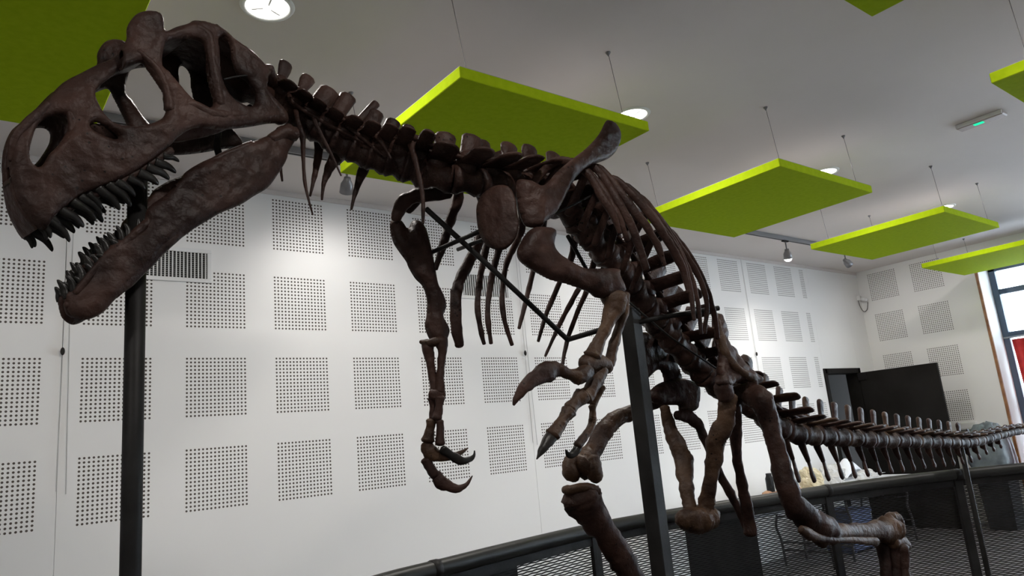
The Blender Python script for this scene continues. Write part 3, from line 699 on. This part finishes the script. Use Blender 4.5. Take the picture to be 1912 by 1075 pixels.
up_t = T2([((232,380),(268,462),5),((262,385),(292,452),5),((300,360),(400,472),6.5),((312,345),(356,412),6),((375,305),(483,388),8),((445,255),(553,350),8),((492,225),(590,318),7),((530,205),(592,280),6),((595,178),(695,285),8),((655,155),(762,264),8),((700,135),(788,206),7.5),((770,110),(850,165),6),((835,80),(926,140),8),((885,45),(990,108),7.5),((932,15),(1030,70),7),((975,-25),(1052,5),5)])
teeth(up_t, lambda x, y: float(sk_o(np.array([x]), np.array([y]))[0])-.004, skull, -1)
# ---- lower jaw
jaw_out = [(534,231),(548,236),(558,250),(547,269),(538,285),(534,300),(519,325),(500,350),(474,366),(449,382),(411,398),(379,417),(348,436),(307,464),(275,502),(250,532),(218,556),(196,580),(177,592),(155,597),(133,588),(122,569),(119,550),(139,536),(165,516),(177,486),(202,460),(221,447),(247,438),(268,426),(272,396),(285,380),(310,363),(335,336),(348,320),(380,301),(417,286),(443,273),(474,263),(506,250)]
def jw_o(X, Y):
    return np.interp(X, [110,140,180,240,320,420,500,560], [.012,.026,.042,.058,.078,.100,.112,.116])
jv, jf = plate_mesh(jaw_out, [], SA, SN, jw_o, .017, 24, 3.0, nz=.008)
jb = MB(); jb.add(jv, jf); jb.add(mirror(jv), [tuple(reversed(f)) for f in jf])
keep = skb; skb = jb
for s in (1, -1):
    sbone([(150,578,.03*s,13),(200,552,.048*s,13),(262,500,.066*s,13),(330,435,.082*s,12),(400,385,.098*s,14)], .7)
    sbone([(142,548,.034*s,7),(190,490,.048*s,8),(250,440,.062*s,9),(300,395,.074*s,8)], .9)
    sbone([(505,262,.112*s,10),(530,250,.115*s,15),(548,250,.116*s,14)], 1.2)
    sbone([(330,350,.08*s,6),(400,300,.098*s,7),(470,270,.11*s,8)], .9)
sbone([(128,565,.02,10),(140,580,0,15),(128,565,-.02,10)], 1.0)
jaw = jb.build('lower_jaw', M_BONE, sk, SB, True); skb = keep
lo_t = T2([((392,800),(362,732),5.5),((436,778),(390,685),6),((490,740),(440,690),5),((485,718),(455,622),6.5),((545,712),(497,568),6.5),((600,650),(540,562),6.5),((560,680),(500,612),6),((605,570),(557,495),6.5),((640,545),(590,462),6),((680,500),(632,430),6),((722,468),(685,390),5.5),((760,450),(735,375),5.5),((660,610),(575,560),6),((735,560),(650,470),7),((800,440),(812,345),6),((860,400),(845,345),4.5)])
teeth(lo_t, lambda x, y: float(jw_o(np.array([x]), np.array([y]))[0]), jaw, 1)
b = MB(); q = [SP(418,148,.121), SP(440,143,.124), SP(462,141,.124), SP(485,146,.118), SP(500,150,.1)]; b.tube(catmull(q, 4), [.0022]*17, 6); b.build('binding_wire', M_STEEL, skull, SB, True)

# ---- backbone
def vertebra(name, c_, t, u, L, rc_, hs, sw, tl, mat, rib=0.0, arch=1.0, tang=.35, tw=.30, lean=.12, waist=.8):
    c_ = np.asarray(c_, float); t = t/np.linalg.norm(t); u = u-np.dot(u, t)*t; u /= np.linalg.norm(u); l = np.cross(t, u)
    b = MB()
    xs = np.linspace(-.5, .5, 7); rr = rc_*(1-.24*np.cos(np.pi*xs)**2*np.array([0,.8,1,1,1,.8,0])**1)
    rr = rc_*np.array([.93, 1.0, .84, .76, .84, 1.0, .93])
    b.tube([c_+t*L*x for x in xs], rr, 14, k=1.08, hint=u, nz=.12, round_ends=False)
    ar = rc_*.55*arch
    b.tube([c_+u*rc_*.6-t*L*.05, c_+u*(rc_*1.3), c_+u*(rc_*1.9)], [ar*1.1, ar, ar*.8], 10, k=.9, hint=t, nz=.15)
    top = c_+u*hs+t*L*lean
    if hs > rc_*1.8:
        q0 = c_+u*rc_*1.2+t*L*.05; q1 = top
        b.tube([q0, q0+(q1-q0)*.4, q0+(q1-q0)*.8, q1], [sw*1.1, sw*waist, sw*.92, sw*.95], 10, k=.36, hint=l, nz=.12)
    for s in (1, -1):
        d = l*s*math.cos(tang)+u*math.sin(tang)-t*-.12
        a = c_+u*rc_*1.05+l*s*rc_*.4
        if tl > 0: b.tube([a, a+d*tl*.4, a+d*tl*.8, a+d*tl], [L*tw, L*tw*.85, L*tw*.9, L*tw*.8], 8, k=.27, hint=u, nz=.15)
        zf = c_+u*rc_*1.35+l*s*rc_*.55
        b.tube([zf, zf-t*L*.45+u*rc_*.15, zf-t*L*.72+u*rc_*.3], [rc_*.36, rc_*.3, rc_*.2], 8, k=.6, hint=u, nz=.15)
        b.tube([zf+u*rc_*.2, zf+t*L*.4+u*rc_*.4, zf+t*L*.62+u*rc_*.45], [rc_*.34, rc_*.3, rc_*.2], 8, k=.6, hint=u, nz=.15)
    return b.build(name, mat, sk, SB, True)
def chain(cpx, tpx, n):
    cc = catmull([P(x, y, o) for x, y, o in cpx], 10); L = np.concatenate([[0], np.cumsum(np.linalg.norm(np.diff(cc, axis=0), axis=1))])
    tt = catmull([P(x, y, o) for x, y, o in tpx], 10)
    s = (np.arange(n)+.5)/n
    C_ = np.array([[np.interp(v*L[-1], L, cc[:, k]) for k in range(3)] for v in s])
    lt = np.concatenate([[0], np.cumsum(np.linalg.norm(np.diff(tt, axis=0), axis=1))])
    T_ = np.array([[np.interp(v*lt[-1], lt, tt[:, k]) for k in range(3)] for v in s])
    G = np.gradient(C_, axis=0); return C_, T_, G, L[-1]/n
# neck
C_, T_, G, LL = chain([(492,172,0),(520,194,0),(553,217,0),(600,247,0),(644,272,0),(691,291,0),(735,304,0),(790,322,0)],
                      [(474,98,0),(496,106,0),(543,138,0),(588,160,0),(632,178,0),(668,196,0),(697,217,0),(735,234,0),(775,246,0)], 9)
for i in range(9):
    u = T_[i]-C_[i]; hs = np.linalg.norm(u)*(1.02,1.0,.92,.98,1.12,.9,.92,.96,1.0)[i]
    vertebra('cervical_vertebra', C_[i], G[i], u, LL*1.04, .040+.0012*i, hs, LL*(.40,.40,.60,.50,.25,.46,.44,.36,.36)[i], .085+.006*i, M_BONE, arch=1.7, tang=-.25+.05*i, tw=.44, lean=(-.12,.0,.15,.1,.7,.2,.3,.1,.15)[i], waist=(.62,.55,.95,.85,.8,.9,.9,.8,.8)[i])
# back
C_, T_, G, LL = chain([(790,322,0),(830,332,0),(872,338,0),(930,345,0),(985,350,0),(1035,368,0),(1090,430,0),(1140,484,0),(1190,550,0),(1223,598,0),(1254,634,0)],
                      [(775,246,0),(800,252,0),(830,258,0),(873,258,0),(906,272,0),(945,276,0),(985,285,0),(1029,290,0),(1085,330,0),(1150,400,0),(1215,470,0),(1265,530,0),(1300,580,0)], 14)
for i in range(14):
    u = T_[i]-C_[i]; hs = min(np.linalg.norm(u), .23)
    vertebra('dorsal_vertebra', C_[i], G[i], u, LL*1.0, .047+.0006*i, hs, LL*.42, .12 if i < 8 else .16, M_BONE, arch=1.7, tang=.02 if i < 7 else .34, tw=.50 if i < 8 else .36, lean=.12+.22*math.sin(i*2.3), waist=.7+.12*math.sin(i*1.7))
# hips
C_, T_, G, LL = chain([(1254,634,0),(1295,678,0),(1330,712,0),(1365,735,0),(1400,755,0)], [(1300,580,0),(1340,620,0),(1375,660,0),(1410,690,0),(1430,715,0)], 5)
for i in range(5):
    u = T_[i]-C_[i]; vertebra('sacral_vertebra', C_[i], G[i], u, LL*1.06, .052, min(np.linalg.norm(u), .2), LL*.4, .13, M_BONE, arch=1.3, tang=.1)
# tail
C_, T_, G, LL = chain([(1400,755,0),(1430,780,0),(1462,802,0),(1500,811,0),(1546,814,0),(1628,820,0),(1693,823,0),(1758,825,0),(1807,826,0),(1845,818,0),(1888,807,0),(1935,800,0)],
                      [(1430,715,0),(1452,748,0),(1478,762,0),(1512,773,0),(1560,786,0),(1633,794,0),(1703,799,0),(1758,808,0),(1807,812,0),(1845,805,0),(1888,797,0),(1935,792,0)], 27)
TC = C_
for i in range(27):
    u = T_[i]-C_[i]; u = u/np.linalg.norm(u)*.5+np.array([0,0,.5]); hs = float(np.interp(i, [0,5,11,16,17.5,26], [.19,.165,.135,.115,.06,.035]))
    vertebra('caudal_vertebra', C_[i], G[i], u, LL*.98, float(np.interp(i, [0,6,16,26], [.05,.045,.036,.024])), hs, LL*(.21 if i < 17 else .15), float(np.interp(i, [0,4,10,18,26], [.15,.11,.06,.04,.022])), M_BONE if i % 3 else M_BONE2, arch=.95, tang=.12)
def chevron(i, L, back):
    a = TC[i]+(TC[i+1]-TC[i])*.5-np.array([0,0,.035 if i < 18 else .025]); t = (TC[i+1]-TC[i]); t /= np.linalg.norm(t)
    e_ = a+t*back+np.array([0,0,-L]); m = (a+e_)/2+t*.004
    b = MB()
    for s in (1, -1):
        w = np.array([0, .010*s, 0]); b.tube([a+w+np.array([0,0,.015]), a+w*.8-np.array([0,0,.02]), m+w*.1], [.014,.012,.011], 8, k=.8, hint=(0,1,0), nz=.15)
    b.tube(catmull([m-(e_-a)*.1, m+(e_-a)*.12, e_-(e_-a)*.2, e_], 3), np.interp(np.linspace(0,1,10), [0,.5,.85,1], [.011,.013,.018,.014]), 8, k=.5, hint=(0,1,0), nz=.15)
    b.build('chevron', M_BONE, sk, SB, True)
for i in range(1, 21): chevron(i, float(np.interp(i, [1,4,8,14,21], [.19,.17,.14,.10,.045])), float(np.interp(i, [1,8,21], [.06,.05,.05])))

# ---- ribs
for r in [[(552,205,.05,5),(556,225,.07,4),(565,255,.08,6),(566,285,.08,4),(570,345,.085,3),(584,401,.085,1.6)],
          [(590,240,-.05,7),(597,262,-.06,9),(594,294,-.06,8),(586,335,-.06,4.5),(579,366,-.06,2)],
          [(632,262,-.04,9),(628,288,-.05,14),(613,318,-.06,8),(604,345,-.06,4.5),(601,373,-.06,2)],
          [(684,280,-.05,9),(683,302,-.05,12),(669,342,-.07,6.5),(661,368,-.07,4),(656,391,-.07,2)],
          [(768,268,.07,8),(771,285,.09,6),(780,320,.11,5),(789,362,.12,4.5),(790,417,.12,3)],
          [(540,184,.05,6),(552,196,.06,4),(601,226,.065,3.5),(678,266,.07,1.6)],
          [(648,234,.05,5),(670,252,.06,4),(714,289,.065,1.6)],
          [(585,215,.06,5),(592,236,.07,4),(614,278,.08,3),(637,328,.085,1.6)],
          [(696,250,.05,6),(712,264,.06,4),(730,296,.07,2)],
          [(522,290,-.04,2.5),(524,314,-.04,2.5),(527,338,-.04,2)],
          [(742,246,.05,6),(790,262,.09,5),(835,283,.11,2.5)]]:
    bone('cervical_rib', r, .6)
NR = [[(985,355,.05,7),(1040,300,.14,8),(1094,322,.20,7),(1122,365,.25,7.5),(1143,398,.27,7),(1157,434,.27,5)],
      [(1010,358,.05,7),(1060,304,.15,8),(1106,330,.21,7),(1138,376,.25,7),(1158,412,.27,6.5),(1172,450,.27,5)],
      [(1035,370,.05,7),(1080,306,.16,8),(1115,318,.20,7.5),(1150,370,.26,8),(1184,434,.285,8),(1207,503,.29,7)],
      [(1060,400,.05,7),(1098,322,.16,8),(1128,322,.20,7.5),(1184,393,.27,8),(1222,446,.295,7),(1241,495,.30,4.5)],
      [(1085,428,.05,7),(1120,352,.16,7),(1150,336,.21,7),(1210,396,.28,7.5),(1254,462,.31,8),(1277,510,.315,7),(1285,546,.315,4)],
      [(1110,455,.05,7),(1145,372,.16,7),(1172,350,.22,7),(1226,412,.28,6.5),(1270,478,.31,6.5),(1288,537,.32,5),(1296,597,.32,4)],
      [(1135,480,.05,6),(1160,395,.17,6.5),(1192,368,.24,7),(1244,428,.29,6),(1284,500,.31,5.5),(1302,560,.315,4.5),(1309,623,.31,3.5)],
      [(1160,510,.05,6),(1190,430,.18,6),(1218,398,.25,6.5),(1264,452,.29,6),(1306,520,.31,5.5),(1320,570,.31,4.5),(1315,622,.29,3.5)],
      [(1180,540,.05,6),(1215,455,.19,6),(1246,430,.26,6),(1288,478,.29,5.5),(1320,540,.30,5.5),(1335,595,.29,5),(1340,632,.27,4)]]
for r in NR: bone('rib', r, .55)
FR = [[(830,332,-.05,6),(850,330,-.16,8),(856,368,-.24,10),(842,408,-.27,9),(828,455,-.27,8),(813,502,-.26,5)],
      [(868,340,-.05,7),(890,350,-.18,8),(905,400,-.26,9),(892,458,-.28,10),(867,506,-.285,10.5),(852,545,-.285,10.5),(852,595,-.28,10.5),(858,645,-.275,9.5)],
      [(900,345,-.05,7),(915,365,-.18,8),(922,410,-.27,7),(909,458,-.29,6.5),(896,520,-.295,6),(892,575,-.29,5.5),(898,617,-.285,5),(904,642,-.28,3.5)],
      [(930,347,-.05,7),(940,370,-.18,8),(944,420,-.27,7),(931,467,-.29,6.5),(918,520,-.295,6),(911,570,-.29,5.5),(912,606,-.285,5),(917,641,-.28,3.5)],
      [(960,350,-.05,7),(972,380,-.18,8),(975,425,-.27,7),(962,457,-.29,6.5),(945,494,-.295,5.5),(938,548,-.29,5),(941,592,-.285,5),(956,644,-.28,3.5)],
      [(1010,358,-.05,7),(1014,390,-.18,7),(1012,440,-.27,6),(996,503,-.29,5),(980,570,-.285,4.5),(969,613,-.28,3)],
      [(1060,400,-.05,7),(1072,430,-.18,7),(1068,478,-.27,6),(1046,525,-.285,5),(1021,584,-.28,4.5),(1005,637,-.275,3)],
      [(1100,445,-.05,6),(1112,470,-.17,6),(1104,505,-.25,5.5),(1082,537,-.27,5),(1049,597,-.27,4.5),(1018,665,-.26,2.5)],
      [(1125,470,-.05,6),(1132,490,-.16,6),(1120,515,-.23,5.5),(1096,543,-.25,5),(1062,626,-.25,4.5),(1050,682,-.24,3)]]
for r in FR: bone('rib', r, .5)

# ---- shoulders and arms
z4 = lambda L: [(700+a*.279, 200+b*.279) for a, b in L]
plate('scapula', z4([(950,492),(1040,490),(1110,525),(1160,500),(1220,430),(1330,340),(1420,270),(1500,180),(1552,88),(1612,118),(1642,190),(1622,280),(1560,345),(1440,392),(1370,445),(1310,525),(1260,625),(1200,725),(1140,765),(1110,800),(1020,800),(975,720),(955,620)]), T=.020, R=13,
      ofun=lambda X, Y: np.interp(X, [960,1010,1060,1160], [.20,.235,.23,.17]))
plate('coracoid', z4([(678,690),(695,620),(730,570),(790,530),(860,520),(910,548),(940,615),(952,700),(962,800),(935,890),(870,952),(800,952),(735,912),(692,820)]), T=.018, R=16,
      ofun=lambda X, Y: np.interp(X, [885,930,970], [.10,.17,.215]))
bone('coracoid', [(738,410,-.20,9),(750,382,-.19,13),(772,366,-.17,14),(805,362,-.14,14),(840,358,-.12,12)], .6)
bone('scapula', [(760,392,-.22,9),(800,350,-.25,14),(850,320,-.26,13),(905,300,-.26,12),(960,290,-.25,13)], .4)
z5 = lambda L: [(700+a*.279, 450+b*.279) for a, b in L]
plate('humerus', [(968,470),(972,455),(985,433),(1004,423),(1029,426),(1036,437),(1032,457),(1040,473),(1054,483),(1077,496),(1096,501),(1125,501),(1152,502),(1155,516),(1163,534),(1163,547),(1135,556),(1116,556),(1100,545),(1063,531),(1032,523),(1012,513),(990,500),(973,485)], T=.036, R=24,
      ofun=lambda X, Y: np.interp(X, [970,1060,1160], [.235,.25,.27]), nz=.008)
bone('radius', [(1146,552,.27,24),(1146,572,.27,22),(1138,595,.268,14),(1126,622,.26,12),(1112,650,.25,14),(1106,664,.25,17)], .8, M_BONE2)
bone('ulna', [(1166,550,.25,11),(1164,580,.25,11),(1155,615,.245,9),(1146,645,.24,9.5),(1140,668,.235,11),(1138,682,.235,9)], .9, M_BONE2)
def pha(name, pts, mat=M_BONE2, k=.85): return bone(name, pts, k, mat)
pha('carpal', [(1088,680,.245,13),(1105,676,.245,16),(1126,680,.24,15),(1136,690,.235,11)])
pha('metacarpal', [(1098,690,.25,14),(1086,700,.255,17),(1074,706,.255,15)])
pha('phalanx', [(1078,702,.257,15),(1062,698,.258,11),(1048,692,.258,12),(1042,690,.258,10)])
pha('hand_claw', [(1044,690,.258,13),(1028,692,.258,19),(1004,702,.258,16),(982,720,.257,12),(966,740,.256,8),(959,756,.255,2.2)], M_BONE, .5)
pha('metacarpal', [(1122,690,.235,16),(1112,712,.24,15),(1100,732,.245,14),(1092,740,.245,17)])
pha('phalanx', [(1088,738,.247,16),(1076,750,.248,13),(1064,762,.25,14)])
pha('phalanx', [(1062,766,.25,14),(1052,782,.252,11),(1040,800,.253,12),(1032,812,.254,14)])
pha('hand_claw', [(1032,812,.254,12),(1022,824,.255,10),(1011,842,.255,6.5),(1002,857,.255,1.2)], M_TOOTH, .6)
pha('metacarpal', [(1124,722,.22,8),(1116,738,.215,6),(1107,755,.21,8)])
pha('phalanx', [(1106,758,.21,8),(1107,768,.21,6),(1106,780,.21,8)])
pha('phalanx', [(1106,782,.21,8),(1102,800,.21,7),(1088,820,.21,8),(1078,832,.21,9)])
pha('hand_claw', [(1082,826,.21,7),(1076,842,.21,8),(1066,850,.21,6),(1060,847,.21,4),(1056,839,.21,1)], M_TOOTH, .6)
# right arm
plate('humerus', [(728,420),(735,408),(750,412),(762,427),(770,412),(785,413),(797,430),(806,465),(812,495),(818,528),(826,545),(832,560),(833,575),(828,590),(838,610),(839,622),(830,640),(812,645),(800,630),(793,608),(796,590),(797,560),(789,535),(775,520),(763,500),(758,488),(745,470),(733,450)], T=.030, R=20, ofun=lambda X, Y: np.interp(Y, [410,640], [-.24,-.26]), nz=.008)
bone('radius', [(797,638,-.265,11),(799,652,-.265,12),(804,680,-.265,8),(808,705,-.265,7),(811,728,-.265,9)], .9, M_BONE)
lump('elbow_cap', (810,640,-.26), [(785,638,.0,4),(797,640,-.01,7),(812,638,-.015,8),(827,633,.0,6)], .9, M_BONE2)
bone('ulna', [(822,634,-.255,13),(826,655,-.255,9),(824,680,-.255,8),(822,705,-.255,8),(822,730,-.255,10)], .9, M_BONE)
pha('carpal', [(804,735,-.26,9),(816,737,-.26,14),(828,735,-.26,9)], M_BONE)
pha('metacarpal', [(822,742,-.25,11),(820,760,-.25,8),(817,780,-.25,11)], M_BONE)
pha('metacarpal', [(808,744,-.27,10),(809,762,-.27,7),(810,780,-.27,9)], M_BONE)
pha('phalanx', [(806,786,-.27,11),(803,802,-.27,9),(799,822,-.27,13)], M_BONE2)
pha('phalanx', [(822,786,-.25,8),(822,806,-.25,7),(822,828,-.25,10)], M_BONE)
pha('hand_claw', [(798,828,-.27,11),(803,843,-.27,15),(822,853,-.27,9),(843,852,-.27,6.5),(860,845,-.27,4),(874,836,-.27,1)], M_BONE2, .55)
pha('hand_claw', [(826,838,-.25,8),(846,852,-.25,8),(864,860,-.25,7.5),(878,857,-.25,5.5),(885,850,-.25,3),(886,841,-.25,1)], M_TOOTH, .55)
pha('phalanx', [(796,858,-.28,11),(802,872,-.28,9),(812,888,-.28,10)], M_BONE)
pha('hand_claw', [(814,884,-.28,9),(822,898,-.28,14),(840,909,-.28,10),(857,911,-.28,7),(872,903,-.28,4),(882,888,-.28,1)], M_BONE, .55)

# ---- pelvis
plate('ilium', [(1330,590),(1338,584),(1347,592),(1357,612),(1362,643),(1378,663),(1397,686),(1419,702),(1421,714),(1405,716),(1388,711),(1372,716),(1362,724),(1346,722),(1337,712),(1341,688),(1343,660),(1335,625)], T=.022, R=10, ofun=lambda X, Y: np.interp(Y, [585,720], [.13,.20]), nz=.012)
bone('ilium_ridge', [(1336,590,.15,5),(1346,625,.165,7),(1356,662,.185,9),(1378,690,.205,9),(1408,706,.22,8)], .8, M_BONE2, nz=.3)
plate('ilium', [(1183,635),(1195,621),(1217,623),(1236,640),(1254,662),(1268,690),(1275,722),(1262,738),(1244,730),(1238,700),(1228,690),(1206,708),(1195,695),(1187,673)], T=.020, R=12, o=-.16)
plate('ilium_foot', [(1213,740),(1217,726),(1234,714),(1268,706),(1300,716),(1304,742),(1298,766),(1272,768),(1268,757),(1240,756),(1222,752)], T=.03, R=14, o=-.13)
bone('ilium_peduncle', [(1350,700,.19,11),(1350,720,.19,15),(1354,742,.18,16)], .9, nz=.3)
bone('ilium_peduncle', [(1404,704,.21,9),(1404,720,.20,12),(1398,742,.18,13)], .9, nz=.3)
bone('pubis', [(1358,740,.17,17),(1358,764,.165,17),(1354,790,.15,18),(1338,818,.11,18),(1332,857,.08,16),(1325,905,.05,13),(1318,946,.02,15),(1312,962,.015,17)], .7, M_BONE2)
bone('pubis', [(1242,760,-.16,9),(1248,790,-.155,12),(1262,826,-.12,16),(1275,855,-.09,17),(1280,892,-.06,15),(1285,932,-.035,12),(1292,958,-.015,15)], .7, M_BONE2)
bone('pubic_boot', [(1272,968,-.01,14),(1288,970,-.005,22),(1306,968,0,25),(1322,966,.01,22),(1336,960,.02,12)], 1.1, M_BONE2, nz=.3)
bone('ischium', [(1370,752,.12,12),(1373,790,.10,12),(1374,825,.08,11),(1378,867,.055,9),(1388,916,.03,10),(1398,965,.015,11),(1402,996,.01,13)], .7)
bone('ischium', [(1262,775,-.13,8),(1282,776,-.12,12),(1302,793,-.105,10),(1318,826,-.085,7.5),(1346,888,-.05,8),(1367,927,-.03,8),(1388,968,-.01,8),(1398,990,-.005,8)], .7)

# ---- legs
bone('femur', [(1374,738,.10,17),(1396,736,.17,19),(1420,745,.235,23),(1432,775,.245,19),(1442,808,.25,17),(1457,864,.265,18),(1474,925,.28,21),(1502,962,.285,24),(1530,982,.29,26),(1552,988,.29,20)], .85)
bone('tibia', [(1528,1000,.285,20),(1560,994,.285,18),(1600,992,.28,15),(1640,990,.275,19),(1660,990,.27,27),(1668,994,.27,26)], .8, M_BONE2)
bone('fibula', [(1496,988,.31,8),(1512,998,.31,10),(1540,1006,.31,7),(1590,1008,.305,6),(1636,1010,.30,8)], .8, M_BONE2)
bone('tarsal', [(1662,968,.26,13),(1674,972,.265,12),(1680,985,.27,10)], 1.0, M_BONE2)
bone('tarsal', [(1666,1012,.285,12),(1680,1012,.28,14),(1690,1020,.275,11)], 1.0, M_BONE2)
for (a, d) in (((1648,1018,.24,14), -.0), ((1668,1022,.27,13), .0), ((1684,1020,.30,13), .0)):
    x, y, o, h = a; bone('metatarsal', [(x,y,o,h),(x+4,y+30,o,h*.75),(x+7,y+70,o,h*.75),(x+8,y+120,o,h*1.05)], .9)
bone('femur', [(1240,742,-.16,12),(1222,752,-.22,11),(1200,761,-.235,11),(1172,772,-.25,14),(1146,786,-.255,17),(1124,810,-.26,18),(1108,842,-.262,18),(1098,858,-.264,25),(1088,872,-.265,32)], .8, M_BONE2)
lump('femur_condyle', (1088,872,-.265), [(1072,852,.02,13),(1066,868,.0,16),(1066,880,-.01,17),(1070,887,.0,14)], 1.3, M_BONE2)
lump('femur_condyle', (1088,872,-.265), [(1104,856,.0,14),(1109,872,-.01,16),(1110,884,-.01,16),(1112,890,.0,12)], 1.3, M_BONE2)
bone('tibia', [(1083,921,-.265,35),(1087,930,-.265,38),(1096,948,-.265,31),(1122,984,-.265,25),(1152,1030,-.265,25),(1180,1080,-.265,24),(1204,1130,-.265,20),(1220,1170,-.265,20),(1228,1192,-.265,26)], .8, M_BONE)
lump('tibia_crest', (1083,921,-.265), [(1054,914,.0,7),(1066,914,-.03,10),(1082,911,-.04,8),(1100,911,-.02,9),(1117,918,.0,8)], 1.0, M_BONE2)
bone('fibula', [(1112,918,-.31,11),(1124,950,-.31,8),(1160,1020,-.31,6),(1200,1100,-.31,6),(1230,1180,-.31,7)], .8)
# feet down to the platform
def toe(p, d, Ls, r):
    p = np.asarray(p, float); d = np.asarray(d, float); d /= np.linalg.norm(d)
    for i, L in enumerate(Ls):
        e_ = p+d*L+np.array([0, 0, -max(0, p[2]-PLZ-r*.9)*.6]); last = i == len(Ls)-1; b = MB()
        if last: b.tube(catmull([p, p+(e_-p)*.4+np.array([0,0,.01]), e_+np.array([0,0,-.012])], 4), np.interp(np.linspace(0,1,9), [0,.4,1], [r*.9, r*.8, r*.1]), 8, k=.7, hint=(0,0,1)); b.build('toe_claw', M_TOOTH, sk, SB, True)
        else: b.tube([p, p+(e_-p)*.5, e_], [r, r*.7, r*.95], 10, k=.9, hint=(0,0,1), nz=.15); b.build('toe_bone', M_BONE, sk, SB, True)
        p = e_
ank = P(1228, 1192, -.265)
for k, a in enumerate((-.35, 0, .35)):
    st = ank+np.array([.0, .045*(k-1), -.03]); en = np.array([ank[0]-.16, ank[1]+.08*(k-1), PLZ+.05])
    b = MB(); b.tube([st, st+(en-st)*.5, en], [.028, .02, .027], 10, nz=.15); b.build('metatarsal', M_BONE, sk, SB, True)
    toe(en, (-math.cos(a), math.sin(a), 0), (.11,.08,.07,.09), .024)
for k, (x, o) in enumerate(((1656, .24), (1676, .27), (1692, .30))):
    en = P(x, 1138, o); a = (k-1)*.3
    toe(en, (-math.cos(a)*.8, -math.sin(a), -.5), (.12,.09,.08,.09), .022)
